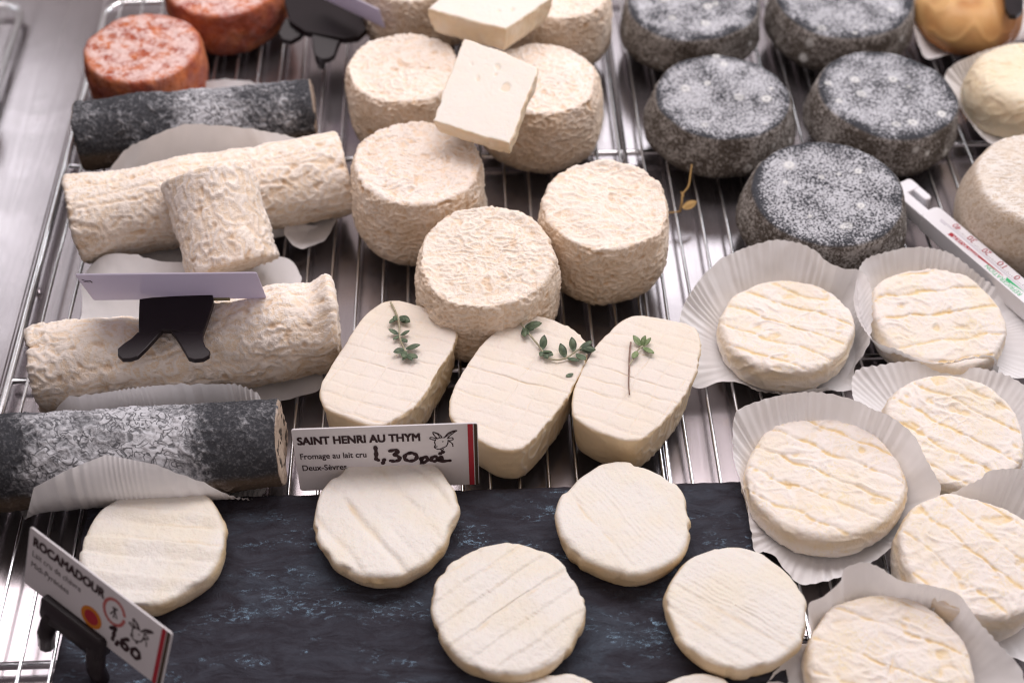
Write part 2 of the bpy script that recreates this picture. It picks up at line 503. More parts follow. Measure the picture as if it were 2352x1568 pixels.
V = [wq(x0 + px_, y_, z_) for y_ in (-45, 70) for px_, z_ in pane]
struct('glass_side_panel', V, [(0, 1, 5, 4), (1, 2, 6, 5), (2, 3, 7, 6), (3, 0, 4, 7), (3, 2, 1, 0), (4, 5, 6, 7)], M_GLASS)

# ------------------------------------------------------------------ wire rack
RAIL_R, ROD_R, WIRE_R = .22, .17, .085
WZ = -WIRE_R - 0.01                                             # wires: tops just under z = 0
rz = -.30
rail_pt = (at(113, 523, rz) + at(2, 945, rz)) / 2
rail_x = float(rail_pt @ WX)
back_y = float(at(262, 8, rz) @ WD)
rack = thing('wire_rack', 'chromed wire rack with thin parallel bars under all the cheeses', 'rack', (0, 0, FZ))
right_x = 40.0
corner = [wq(rail_x, -42, rz), wq(rail_x, -20, rz), wq(rail_x, 0, rz), wq(rail_x, back_y - 1.6, rz)]
arc = [wq(rail_x + 1.3 - 1.3 * math.cos(a), back_y - 1.3 + 1.3 * math.sin(a), rz) for a in np.linspace(0.05, math.pi / 2, 10)]
path = np.array(corner + arc + [wq(rail_x + 6, back_y, rz), wq(right_x, back_y, rz)])
v, f = tube(path, RAIL_R, 14); child(rack, 'frame_rail', v, f, M_CHROME)
a = at(1581, 1045, WZ); b = at(1646, 1045, WZ)
pitch = float((b - a) @ WX); ph = float(a @ WX)
k0 = math.ceil((rail_x + .45 - ph) / pitch)
wire_me = None
for k in range(k0, k0 + 46):
    x = ph + k * pitch
    if x > right_x: break
    n = 60
    ys = np.linspace(-42, back_y - .05, n)
    wob = .02 * np.sin(ys * .35 + k * 1.7)
    P = np.array([wq(x + wob[i], ys[i], WZ) for i in range(n)])
    v, f = tube(P, WIRE_R * (1 + .06 * np.sin(np.arange(n) * 2.1 + k)), 8)
    child(rack, 'wire', v, f, M_CHROME)
rod_ys = sorted(float(at(60, vv, rz) @ WD) for vv in (1525, 873))
step = rod_ys[1] - rod_ys[0]
ry = [rod_ys[0] - step, rod_ys[0], rod_ys[1], float(at(160, 380, rz) @ WD)]
for y in ry:
    v, f = tube(np.array([wq(rail_x + .05, y, rz - .06), wq(0, y, rz - .06), wq(right_x, y, rz - .06)]), ROD_R, 12)
    child(rack, 'cross_rod', v, f, M_CHROME)
for uu, vv in ((1394, 60), (1755, 523)):
    x = float(at(uu, vv, rz) @ WX)
    v, f = tube(np.array([wq(x, -42, rz + .02), wq(x, 0, rz + .02), wq(x, back_y, rz + .02)]), .15, 10)
    child(rack, 'support_bar', v, f, M_CHROME)
for (x, y) in [(rail_x, -20), (rail_x, 5), (rail_x, 20), (20, -15), (20, 20)]:
    v, f = tube(np.array([wq(x, y, rz), wq(x, y, FZ + .01)]), .15, 8); child(rack, 'foot', v, f, M_CHROME)

# ------------------------------------------------------------------ cheese builder
def solid(name, outline, prof, m, label, cat, group=None, origin=(0, 0, 0), basis=None, disp=None, ds=.072, low=.06, seed=0, lowf=.28, dr=None, smooth_it=3, flat_floor=None):
    """outline: n x 2 closed (cm); prof: [(scale, z)] bottom centre -> top centre; disp(P, Nrm, U) -> (offset, attrs)"""
    outline = np.asarray(outline, float)
    c = outline.mean(0)
    per = np.linalg.norm(np.diff(np.vstack([outline, outline[:1]]), axis=0), axis=1).sum()
    n = int(per / ds)
    ol = resample(outline, n) - c
    Rm = np.linalg.norm(ol, axis=1).mean()
    pr = chaikin(prof, smooth_it)
    L = np.r_[0, np.cumsum(np.hypot(np.diff(pr[:, 0]) * Rm, np.diff(pr[:, 1])))]
    # coarse under the cheese, fine elsewhere
    zb = pr[:, 1].min() + .02
    s, pos = 0.0, []
    while s < L[-1]:
        pos.append(s)
        z = np.interp(s, L, pr[:, 1]); r = np.interp(s, L, pr[:, 0])
        s += .35 if (z < zb and r < .8 and s < L[-1] * .4) else (dr or ds)
    pos = np.array(pos + [L[-1]])
    r = np.interp(pos, L, pr[:, 0]); z = np.interp(pos, L, pr[:, 1])
    r[0] = max(r[0], .0003); r[-1] = max(r[-1], .0003)
    G = np.empty((len(pos), n, 3))
    G[..., 0] = r[:, None] * ol[None, :, 0]; G[..., 1] = r[:, None] * ol[None, :, 1]; G[..., 2] = z[:, None]
    Rn = np.repeat(r[:, None], n, 1); Zn = np.repeat(z[:, None], n, 1); Sn = np.repeat((pos / L[-1])[:, None], n, 1)
    nr = grid_normals(G)
    nr[0] = (0, 0, -1); nr[-1] = (0, 0, 1)
    P = G.reshape(-1, 3); NN = nr.reshape(-1, 3)
    off = low * pn(P * lowf, seed) * 2 + low * .6 * pn(P * lowf * 2.6, seed + 3)
    info = dict(r=Rn.ravel(), z=Zn.ravel(), s=Sn.ravel(), up=NN[:, 2], R=Rm, h=z.max())
    at_ = {}
    if disp is not None:
        o2, at_ = disp(P, NN, info)
        off = off + o2
    P = P + NN * off[:, None]
    if flat_floor is not None: P[:, 2] = np.maximum(P[:, 2], flat_floor + .015 * np.tanh((P[:, 2] - flat_floor) * 3))
    B = np.eye(3) if basis is None else np.asarray(basis, float)
    Wd = np.asarray(origin) + np.array([c[0], c[1], 0]) @ B + P @ B
    F = grid_faces(len(pos), n)
    o = mesh(name, Wd, F, m, attrs=at_)
    return tag(o, label, cat, group)

def circ(R, seed=0, irr=.02, n=200, poly=0):
    th = np.linspace(0, 2 * math.pi, n, endpoint=False)
    q = np.stack([np.cos(th), np.sin(th), 0 * th], -1)
    r = R * (1 + irr * 2 * pn(q * 1.1, seed + .37) + irr * pn(q * 2.6, seed + 1.1))
    return np.stack([r * np.cos(th), r * np.sin(th)], -1)

def tiltB(ax, ay):
    """rows are the world directions of local x, y, z after tilting about x and y (degrees)"""
    M = Matrix.Rotation(rad(ay), 3, 'Y') @ Matrix.Rotation(rad(ax), 3, 'X')
    return np.array(M.transposed())

def lines(P, ang, spacing, width, jit, seed, off=0.0, wav=.12):
    c, s = math.cos(ang), math.sin(ang)
    d = P[:, 0] * c + P[:, 1] * s + wav * pn(P * .9, seed) + off
    k = np.round(d / spacing)
    jj = (np.sin(k * 12.9898 + seed * 4.1) * 43758.5453) % 1.0
    d0 = d - k * spacing - (jj - .5) * jit
    return np.exp(-(d0 / width) ** 2), jj

# wrinkled tall goat cheeses
def d_wrinkle(seed, pits=.5):
    amp = .048 + .026 * ((seed * .618) % 1); f = 2.6 + 1.0 * ((seed * .414) % 1)
    def fn(P, Nr, I):
        top = sstep(.35, .8, Nr[:, 2])
        Pq = P.copy(); Pq[:, 1] *= 1 + .0 * top
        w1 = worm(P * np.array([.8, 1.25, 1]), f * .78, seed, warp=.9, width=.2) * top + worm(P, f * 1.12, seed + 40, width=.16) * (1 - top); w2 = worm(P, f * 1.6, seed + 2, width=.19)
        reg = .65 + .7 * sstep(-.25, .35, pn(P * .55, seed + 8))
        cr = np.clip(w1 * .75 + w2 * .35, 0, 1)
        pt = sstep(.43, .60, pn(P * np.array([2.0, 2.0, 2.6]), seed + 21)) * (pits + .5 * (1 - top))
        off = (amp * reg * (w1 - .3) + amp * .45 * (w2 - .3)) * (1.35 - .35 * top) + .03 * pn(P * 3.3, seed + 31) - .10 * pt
        # bloom rolls up along the rim
        e = np.exp(-((I['r'] - .93) / .06) ** 2) * (I['z'] > I['h'] * .6)
        off = off + .07 * e * (1 + 1.6 * pn(P * 1.2, seed + 4)) - .07 * np.exp(-((I['r'] - .70) / .12) ** 2) * top
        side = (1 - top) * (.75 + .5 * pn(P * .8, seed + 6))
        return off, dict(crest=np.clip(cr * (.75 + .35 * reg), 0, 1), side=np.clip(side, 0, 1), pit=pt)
    return fn

def tall(u, v, half, outer, h, label, seed, tilt=(0, 0), base=.80, z0=0.0, irr=.034, zmid=.42):
    k = ppc(u, v, z0 + h); Rt, Ro = half / k, outer / k
    c = at(u, v, z0 + h)
    q = Rt / Ro
    prof = [(0, 0), (base * .9, 0), (base, .05), (.97, h * .18), (1.0, h * zmid), (q + (1 - q) * .55, h * .80), (q * 1.02, h * .955), (q * 1.0, h * .99), (q * .965, h), (q * .6, h - .02), (0, h - .05)]
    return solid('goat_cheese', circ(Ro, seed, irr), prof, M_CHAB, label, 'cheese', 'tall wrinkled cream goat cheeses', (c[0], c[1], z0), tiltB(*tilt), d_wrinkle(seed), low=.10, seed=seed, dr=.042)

TALLS = [
    (925, 152, 126, 140, 4.2, 'tall wrinkled cream cheese left of the upright white cut piece', 1, (0, 0)),
    (1240, 178, 130, 152, 4.1, 'tall wrinkled cream cheese partly hidden behind the upright white cut piece', 2, (0, 0)),
    (957, 372, 140, 158, 4.4, 'tall wrinkled cream cheese with a brown speck, under the cut piece\'s lower corner', 3, (0, 0)),
    (1116, 572, 150, 170, 4.5, 'tall wrinkled cream cheese standing just behind the thyme-topped cheeses', 4, (5, 0)),
    (1392, 464, 140, 153, 4.3, 'tall wrinkled cream cheese standing alone nearest the ash-grey rounds', 5, (2, 0)),
    (952, -72, 126, 140, 4.2, 'wrinkled cream cheese at the top edge, left of the flat cut piece', 6, (0, 0)),
    (1282, -28, 116, 132, 4.2, 'wrinkled cream cheese at the top edge, right of the flat cut piece', 7, (0, 0)),
]
for (u, v, a_, b_, h, lab, sd, tl) in TALLS:
    tall(u, v, a_, b_, h, lab, sd, tl)

# ash-coated rounds
def d_ash(seed, nspot=14):
    rr = np.random.default_rng(seed)
    def fn(P, Nr, I):
        top = sstep(.55, .85, Nr[:, 2])
        w = worm(P, 3.2, seed, width=.2)
        off = .025 * (w - .4) + .03 * pn(P * 2.0, seed)
        sp = np.zeros(len(P)); R = I['R']
        for k in range(nspot):
            th = rr.uniform(0, 2 * math.pi)
            if k < nspot * .6: c = np.array([R * rr.uniform(.2, .85) * math.cos(th), R * rr.uniform(.2, .85) * math.sin(th), I['h']])
            else:
                th = rr.uniform(math.pi * 1.05, math.pi * 1.95); c = np.array([R * .99 * math.cos(th), R * .99 * math.sin(th), I['h'] * rr.uniform(.3, .8)])
            s = rr.uniform(.07, .18); d = np.linalg.norm(P - c, axis=1) + .03 * pn(P * 6, seed + k)
            ring = np.exp(-((d - s) / (s * .55)) ** 2) * rr.uniform(.5, 1.0)
            sp = np.maximum(sp, ring); off = off + .035 * ring
        rim = np.exp(-((I['r'] - .90) / .11) ** 2) * (I['z'] > I['h'] * .55) * np.clip(.62 + 1.1 * pn(P * .8, seed + 2), 0, 1)
        return off, dict(side=np.clip(1 - top * 1.02, 0, 1), rim=np.clip(rim, 0, 1), spot=np.clip(sp, 0, 1))
    return fn

def ashround(u, v, half, outer, h, label, seed, tilt=(0, 0)):
    k = ppc(u, v, h); Rt, Ro = half / k, outer / k; c = at(u, v, h); q = Rt / Ro
    prof = [(0, 0), (.66, 0), (.74, .04), (.94, h * .13), (1.0, h * .28), (.985, h * .42), (q * 1.035, h * .90), (q * 1.005, h * .97), (q * .965, h * 1.0), (q * .8, h * .99), (q * .5, h * .98), (0, h * .98)]
    return solid('ash_cheese', circ(Ro, seed, .024), prof, M_ASH, label, 'cheese', 'ash-coated round cheeses', (c[0], c[1], 0), tiltB(*tilt), d_ash(seed), low=.06, seed=seed, smooth_it=2)
ashround(1588, 2, 150, 164, 2.8, 'ash-grey round cheese at the top edge, nearest the cream cheeses', 11)
ashround(1938, -8, 156, 174, 2.8, 'ash-grey round cheese at the top edge beside the golden cheese', 12)
ashround(1657, 218, 153, 178, 2.8, 'ash-grey round cheese behind the dry straw', 13)
ashround(2034, 214, 160, 180, 2.8, 'ash-grey round cheese with a row of mould rings on its front side', 14, (0, 3))
ashround(1900, 437, 172, 200, 2.8, 'ash-grey round cheese nearest the viewer, beside the thermometer', 15, (2, 0))

# orange washed-rind cheeses
def d_orange(seed):
    def fn(P, Nr, I):
        top = sstep(.45, .85, Nr[:, 2])
        off = .05 * pn(P * 1.6, seed) + .03 * pn(P * 3.7, seed + 2) - .05 * top * np.exp(-(I['r'] / .5) ** 2)
        rim = np.exp(-((I['r'] - .95) / .07) ** 2) * (I['z'] > I['h'] * .5)
        return off, dict(side=np.clip(1 - top, 0, 1), rim=np.clip(rim * (.8 + pn(P * .8, seed)), 0, 1))
    return fn
for (u, v, hf, h, lab, sd) in ((327, 106, 131, 3.0, 'orange washed-rind cheese with pinkish white bloom, whole top in view', 21), (512, -44, 131, 2.9, 'orange washed-rind cheese cut off by the top edge of the picture', 22)):
    k = ppc(u, v, h); R = hf / k * 1.05; c = at(u, v, h)
    prof = [(0, 0), (.85, 0), (.97, .1), (1.02, h * .45), (1.0, h * .85), (.965, h * .98), (.90, h), (.5, h - .1), (0, h - .12)]
    solid('washed_rind_cheese', circ(R, sd, .02), prof, M_ORANGE, lab, 'cheese', 'orange washed-rind cheeses', (c[0], c[1], 0), None, d_orange(sd), low=.08, seed=sd, ds=.095)

# white cloth-marked cheese at the right edge
def d_lace(seed):
    def fn(P, Nr, I):
        top = sstep(.45, .85, Nr[:, 2])
        w = worm(P * np.array([.8, 2.6, 1.6]), 2.1, seed, width=.2)
        off = .05 * (w - .4) * (.35 + .65 * top) + .03 * pn(P * 1.2, seed)
        return off, dict(crest=np.clip(w, 0, 1), side=np.clip(1 - top, 0, 1), pit=np.zeros(len(P)))
    return fn
u, v, h = 2412, 412, 3.4
k = ppc(u, v, h); c = at(u, v, h)
solid('goat_cheese', circ(190 / k, 31, .02), [(0, 0), (.88, 0), (.97, .1), (1, h * .4), (.92, h * .85), (.86, h * .98), (.80, h), (.4, h), (0, h)], M_LACE,
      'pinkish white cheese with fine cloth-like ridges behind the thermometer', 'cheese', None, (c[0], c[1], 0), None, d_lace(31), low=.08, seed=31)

# ------------------------------------------------------------------ young discs on the slate
SL = .62
def d_disc(seed, ang, spacing, width, depth, fold=.05, kind='groove'):
    def fn(P, Nr, I):
        top = sstep(.5, .9, Nr[:, 2])
        g, jj = lines(P, ang, spacing, width, spacing * .35, seed)
        off = -depth * g * top * (.25 + 1.1 * jj) * sstep(-.5, .1, pn(P * .8, seed + 15))
        if kind == 'cloth':
            g2, _ = lines(P, ang, .20, .06, .06, seed + 3, wav=.2)
            off = off + .018 * top * (g2 - .4)
        if kind == 'step':
            c, s = math.cos(ang), math.sin(ang)
            d = P[:, 0] * c + P[:, 1] * s + .1 * pn(P * .9, seed)
            off = off + .045 * top * (((d / spacing) % 1.0) - .5) + .03 * top * np.cos(2 * math.pi * d / spacing * .5)
            off = off + depth * .6 * g * top * (.25 + 1.1 * jj)
        off = off + fold * .5 * pn(P * 1.3, seed + 5) * (1.6 - top) + .012 * pn(P * 4, seed + 9)
        lip = np.exp(-((I['r'] - .97) / .05) ** 2) * (I['z'] > I['h'] * .6)
        off = off + .09 * lip * sstep(.0, .3, pn(P * .8, seed + 12)) - .10 * (1 - top) * sstep(.2, .5, pn(P * np.array([1.2, 1.2, .3]), seed + 14))
        cr = np.clip(.92 - .28 * g * top * (.3 + jj) + .35 * pn(P * np.array([1.1, 1.1, .5]), seed), 0, 1)
        side = (1 - sstep(.25, .75, Nr[:, 2])) * (.8 + .35 * pn(P * .9, seed + 7))  # tan sides: yellowish rind plus side shading put into the colour
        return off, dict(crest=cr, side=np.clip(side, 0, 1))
    return fn

def disc(u, v, half, h, label, seed, ang, spacing, width, depth, z0=SL, kind='groove', irr=.03, group='small ivory cheeses on the slate', tilt=(0, 0)):
    k = ppc(u, v, z0 + h); R = half / k; c = at(u, v, z0 + h)
    prof = [(0, 0), (.84, 0), (.91, .03), (.985, h * .35), (1.0, h * .62), (.985, h * .86), (.94, h * .985), (.86, h), (.5, h), (0, h)]
    return solid('young_goat_cheese', circ(R, seed, irr), prof, M_ROC, label, 'cheese', group, (c[0], c[1], z0), tiltB(*tilt), d_disc(seed, ang, spacing, width, depth, kind=kind), low=.045, seed=seed, ds=.078)
disc(350, 1243, 168, 1.25, 'ivory disc with horizontal ridges behind the leaning price card, leftmost on the slate', 41, rad(84), .78, .10, .035, kind='step')
disc(890, 1184, 168, 1.25, 'uneven ivory disc with two diagonal grooves in front of the goat-drawing price card', 42, rad(38), 1.15, .15, .065, irr=.06)
disc(1166, 1388, 176, 1.25, 'ivory disc with broad bands rising to the right, front middle of the slate', 43, rad(-52), .95, .11, .03, irr=.03, kind='step')
disc(1433, 1184, 154, 1.3, 'ivory disc with fine cloth marks below the three thyme-cheeses\' right end', 44, rad(35), 1.4, .07, .02, kind='cloth', irr=.035)
disc(1688, 1388, 163, 1.3, 'ivory disc with parallel ripples nearest the paper cases, front right of the slate', 45, rad(55), .55, .09, .03, kind='cloth', irr=.025)
disc(1290, 1690, 165, 1.25, 'sliver of an ivory disc at the bottom edge, left of the other sliver', 46, rad(40), 1.0, .06, .03, z0=0)
disc(1612, 1692, 165, 1.25, 'sliver of an ivory disc at the bottom edge, right of the other sliver', 47, rad(40), 1.0, .06, .03, z0=0)

# slate slab
s_c = [at(205, 1148, SL), at(1728, 1103, SL), at(1812, 1560, SL), at(112, 1592, SL)]
nx, ny = 240, 90
gx, gy = np.meshgrid(np.linspace(0, 1, nx), np.linspace(0, 1, ny))
S = (s_c[3][None, None] * ((1 - gx) * (1 - gy))[..., None] + s_c[2][None, None] * (gx * (1 - gy))[..., None] + s_c[1][None, None] * (gx * gy)[..., None] + s_c[0][None, None] * ((1 - gx) * gy)[..., None])
P = S.reshape(-1, 3).copy()
edge = np.minimum(np.minimum(gx, 1 - gx) * 25, np.minimum(gy, 1 - gy) * 13).ravel()
ter = pn(P * np.array([.35, .9, 1]), 61) + .5 * pn(P * np.array([.9, 2.0, 1]), 62)
P[:, 2] += np.clip(.085 * np.round(ter * 4) / 4 + .018 * pn(P * 2.5, 63), -.10, .03) * sstep(0, .5, edge) - .05
P[:, 2] += .03
chip = (1 - sstep(0, .25, edge)) * (.06 + .06 * pn(P * 1.5, 65))
P[:, 2] -= np.maximum(chip, 0)
P[:, 0] += (1 - sstep(0, .2, edge)) * .05 * pn(P * 2.2, 66); P[:, 1] += (1 - sstep(0, .2, edge)) * .06 * pn(P * 2.2, 67)
bidx = list(range(nx)) + [j * nx + nx - 1 for j in range(1, ny)] + [(ny - 1) * nx + i for i in range(nx - 2, -1, -1)] + [j * nx for j in range(ny - 2, 0, -1)]
Bv = P[bidx].copy(); Bv[:, 2] = .02
Vs = np.vstack([P, Bv]); nP = len(P); nb = len(bidx)
Fs = [list(q) for q in grid_faces(ny, nx, False)] + [[bidx[i], nP + i, nP + (i + 1) % nb, bidx[(i + 1) % nb]] for i in range(nb)] + [[nP + i for i in range(nb)][::-1]]
tag(mesh('slate_board', Vs, Fs, M_SLATE), 'dark riven slate board under the small ivory discs', 'slate board')

# ------------------------------------------------------------------ oval pressed cheeses with thyme
def d_thym(seed, a1, a2):
    def fn(P, Nr, I):
        top = sstep(.55, .92, Nr[:, 2])
        g1, j1 = lines(P, a1, .74, .045, .10, seed, wav=.16); g2, j2 = lines(P, a2, .95, .04, .15, seed + 2, wav=.14)
        g = np.maximum(g1 * (.6 + .6 * j1), g2 * (.25 + .75 * j2))
        off = -.04 * g * top + .03 * pn(P * 1.1, seed + 3) + .014 * pn(P * 3.1, seed + 4) * (1.6 - top)
        w = worm(P * np.array([1, 1, .5]), 2.2, seed + 5)
        right = (1 - top) * sstep(.0, .6, Nr[:, 0])
        off = off + .05 * (w - .4) * right
        lip = np.exp(-((I['z'] - I['h'] * .93) / .12) ** 2) * (1 - top)
        off = off + .05 * lip * pn(P * 1.7, seed + 8) + .04 * lip * np.abs(pn(P * 4.0, seed + 6))
        cr = np.clip(1 - .5 * g * top + .3 * pn(P * 1.8, seed), 0, 1)
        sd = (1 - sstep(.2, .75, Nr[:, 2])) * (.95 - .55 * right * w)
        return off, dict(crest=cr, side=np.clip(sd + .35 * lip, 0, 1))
    return fn
TH = 2.75
OUT1 = [(905, 686), (960, 697), (1010, 720), (1044, 742), (1050, 775), (1035, 810), (1004, 857), (981, 900), (950, 935), (917, 957), (885, 975), (851, 976), (815, 966), (784, 953), (750, 940), (735, 915), (735, 885), (752, 850), (790, 790), (825, 735), (862, 700)]
OUT2 = [(1214, 720), (1267, 730), (1315, 750), (1346, 782), (1350, 812), (1334, 856), (1303, 912), (1275, 950), (1251, 980), (1227, 1008), (1191, 1032), (1137, 1030), (1084, 1000), (1040, 966), (1031, 943), (1037, 900), (1061, 850), (1091, 806), (1124, 770), (1167, 740)]
OUT3 = [(1462, 722), (1530, 730), (1590, 745), (1609, 775), (1606, 825), (1592, 872), (1568, 916), (1545, 945), (1517, 975), (1484, 1003), (1447, 1013), (1401, 1002), (1351, 981), (1318, 957), (1312, 930), (1318, 890), (1336, 845), (1362, 800), (1398, 760), (1432, 732)]
for i, (O, lab) in enumerate(((OUT1, 'oval cream cheese with thyme, leftmost of the three behind the goat-drawing card'), (OUT2, 'oval cream cheese with thyme, the middle one of the three'), (OUT3, 'oval cream cheese with a brown twig of thyme, rightmost of the three'))):
    W = np.array([at(u, v, TH)[:2] for u, v in O])[::-1]
    W = catmull(W, 240)
    c2 = W.mean(0); W = c2 + (W - c2) * .992
    prof = [(0, 0), (.80, 0), (.885, .05), (.94, TH * .3), (.955, TH * .6), (.985, TH * .84), (1.003, TH * .945), (.99, TH * .99), (.965, TH), (.92, TH), (.5, TH), (0, TH)]
    solid('oval_goat_cheese', W, prof, M_THYM, lab, 'cheese', 'oval cheeses topped with thyme', (0, 0, 0), None, d_thym(51 + i, rad(72 - 2 * i), rad(-28)), low=.02, seed=51 + i, ds=.07)

def leaf_mesh(p, d, up, L, Wd, curl):
    n, mrow = 7, 5
    d = d / np.linalg.norm(d); s = np.cross(d, up); s /= np.linalg.norm(s); up = np.cross(s, d)
    V = []
    for i in range(n):
        t = i / (n - 1); wd = Wd * (math.sin(math.pi * min(1, t * .92 + .06)) ** .8)
        for j in range(mrow):
            q = (j / (mrow - 1) - .5) * 2
            V.append(p + d * (L * t) + s * (q * wd) + up * (curl * L * math.sin(t * 2.4) * .35 - .5 * wd * q * q * .9 + .02))
    top = np.array(V); bot = top - up * .022
    Vt = np.vstack([top, bot]); k = n * mrow
    F = [list(f) for f in grid_faces(n, mrow, False)]
    F += [[q + k for q in f][::-1] for f in F]
    rim = [j for j in range(mrow)] + [i * mrow + mrow - 1 for i in range(1, n)] + [(n - 1) * mrow + j for j in range(mrow - 2, -1, -1)] + [i * mrow for i in range(n - 2, 0, -1)]
    F += [[rim[i], rim[(i + 1) % len(rim)], rim[(i + 1) % len(rim)] + k, rim[i] + k] for i in range(len(rim))]
    return Vt, F

def sprig(label, stem, leaves, zt=TH, lm=M_LEAF, sm=M_STEM, sr=.05, extra=None):
    pts = np.array([at(u, v, zt + .11 + dz) for u, v, dz in stem])
    t = thing('thyme_sprig', label, 'thyme', at(stem[0][0], stem[0][1], zt), 'thyme sprigs on the oval cheeses')
    path = catmull(pts, 6 * len(pts), False)
    v, f = tube(path, np.linspace(sr, sr * .7, len(path)), 7); child(t, 'stem', v, f, sm)
    if extra is not None:
        p2 = catmull(np.array([at(u, v, zt + .11 + dz) for u, v, dz in extra]), 16, False)
        v, f = tube(p2, np.linspace(sr, sr * .75, 16), 7); child(t, 'side_stem', v, f, M_STEM)
    for (u, v_, du, dv, ln, lift) in leaves:
        p = at(u, v_, zt + .13); q = at(u + du, v_ + dv, zt + .13); d = (q - p); d /= np.linalg.norm(d); d = d + np.array([0, 0, lift])
        vv, ff = leaf_mesh(p, d, np.array([.5 * math.sin(u * 3.1 + v_), .4 * math.cos(u * 1.7), 1.0]), ln * .92, ln * .25, .5 if lift > 0 else .1)
        child(t, 'leaf', vv, ff, lm)
    return t
sprig('dark green thyme sprig on the leftmost oval cheese', [(897, 694, 0), (909, 718, 0), (917, 745, .06), (918, 775, .05), (928, 800, .05), (938, 824, 0)],
      [(912, 728, -20, 22, .62, .05), (910, 725, -8, 30, .5, .2), (918, 727, 28, 18, .75, .1), (919, 730, 14, 14, .5, .3), (916, 767, -26, -6, .55, .2), (917, 770, -16, 16, .45, .05), (920, 770, 26, -8, .5, .15), (924, 777, 14, 18, .5, .2),
       (932, 800, 34, -2, .72, .15), (930, 802, -26, 10, .62, .1), (932, 806, -8, 24, .62, .2), (938, 812, 24, 16, .62, .1), (938, 814, 8, 26, .55, .15), (936, 816, -12, 16, .45, .1)])
sprig('long curved thyme sprig on the middle oval cheese', [(1183, 729, 0), (1200, 748, .03), (1222, 775, .06), (1242, 800, .05), (1252, 818, .03), (1275, 826, .02), (1300, 822, .06), (1325, 805, .08), (1345, 793, .1)],
      [(1204, 752, 4, 26, .72, .05), (1206, 750, 32, 0, .85, .2), (1210, 752, 20, 12, .5, .3), (1203, 752, 14, 30, .6, .05), (1246, 802, 4, -32, .72, .35), (1248, 806, 26, 16, .62, .1), (1246, 806, -6, 18, .45, .1), (1250, 810, 12, 22, .5, .1), (1246, 808, 18, 6, .5, .3),
       (1298, 820, -14, -30, .72, .3), (1304, 822, 24, 10, .62, .05), (1318, 806, -6, -30, .70, .35), (1330, 803, 34, -14, .75, .2), (1336, 802, 30, 6, .72, .2), (1324, 812, 22, 20, .70, .1), (1338, 798, 24, 18, .6, .1)])
sprig('brown twig with a pale thyme tip on the rightmost oval cheese', [(1449, 786, .04), (1446, 815, .02), (1445, 850, .0), (1444, 880, .0), (1446, 906, 0)],
      [(1462, 806, -10, 32, .62, .1), (1472, 793, -20, -18, .62, .2), (1474, 792, 10, -24, .5, .35), (1478, 794, 22, -16, .55, .2), (1478, 797, 20, 18, .72, .1), (1474, 796, 4, -12, .4, .5)], lm=M_LEAFB, sm=M_TWIG, sr=.045,
      extra=[(1445, 838, 0), (1452, 828, .05), (1462, 808, .06), (1476, 794, .06)])
p = at(1300, 863, TH + .05); vv, ff = leaf_mesh(p, np.array([1, .4, 0.]), np.array([0, 0, 1.]), .35, .1, .1)
tag(mesh('thyme_leaf', vv, ff, M_LEAF), 'single loose thyme leaf near the middle oval cheese\'s right edge', 'leaf')

# ------------------------------------------------------------------ flat folded cheeses in paper cases
def d_marc(seed, ang, spacing, depth):
    def fn(P, Nr, I):
        top = sstep(.5, .9, Nr[:, 2])
        g, jj = lines(P, ang, spacing, .075, spacing * .3, seed, wav=.22)
        w = worm(P * np.array([.75, 1.15, 1.1]), 1.25, seed, warp=.9, width=.16); w2 = worm(P, 2.9, seed + 2, warp=.7, width=.2)
        reg = sstep(-.2, .35, pn(P * .6, seed + 8))
        off = -depth * g * top * (.6 + .5 * jj) + .062 * (w - .3) * (.35 + .65 * reg) + .02 * (w2 - .3) + .05 * pn(P * .9, seed + 1)
        pt = sstep(.36, .55, pn(P * 1.5, seed + 20)); off = off - .06 * pt * top
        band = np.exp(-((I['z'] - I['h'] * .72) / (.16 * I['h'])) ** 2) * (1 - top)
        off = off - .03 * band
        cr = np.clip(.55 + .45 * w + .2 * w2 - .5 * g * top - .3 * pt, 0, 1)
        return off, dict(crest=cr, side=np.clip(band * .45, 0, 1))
    return fn

def flatcheese(u, v, half, h, label, seed, ang, spacing, depth, z0=.08, tilt=(0, 0), irr=.03):
    k = ppc(u, v, z0 + h); R = half / k * 1.04; c = at(u, v, z0 + h)
    prof = [(0, 0), (.86, 0), (.94, .05), (1.0, h * .35), (1.0, h * .65), (.975, h * .86), (.93, h * .98), (.84, h), (.4, h - .02), (0, h - .03)]
    return solid('soft_goat_cheese', circ(R, seed, irr), prof, M_MARC, label, 'cheese', 'soft folded cheeses in paper cases', (c[0], c[1], z0), tiltB(*tilt), d_marc(seed, ang, spacing, depth), low=.06, seed=seed, ds=.078, dr=.05)
flatcheese(1813, 742, 150, 1.6, 'soft folded cheese with long diagonal creases, in the fanned paper case', 71, rad(62), 1.15, .085, tilt=(-2, -3))
flatcheese(2156, 720, 150, 1.5, 'soft folded cheese with level creases next to the thermometer', 72, rad(100), 1.35, .085, tilt=(3, 1))
flatcheese(1898, 1092, 180, 1.5, 'soft folded cheese in the paper case overlapping the slate\'s corner', 73, rad(58), 1.2, .075, z0=.45, tilt=(-4, -3))
flatcheese(2194, 982, 157, 1.6, 'soft folded cheese with a small red crack, behind the low torn paper rim', 74, rad(55), 1.25, .065, tilt=(2, 0))
flatcheese(2240, 1268, 168, 2.1, 'thick soft cheese at the right edge, lower right', 75, rad(40), 1.3, .055, z0=.1)
flatcheese(2048, 1522, 187, 1.7, 'soft folded cheese cut off by the bottom edge, in the front paper case', 76, rad(65), 1.35, .055, z0=.1)

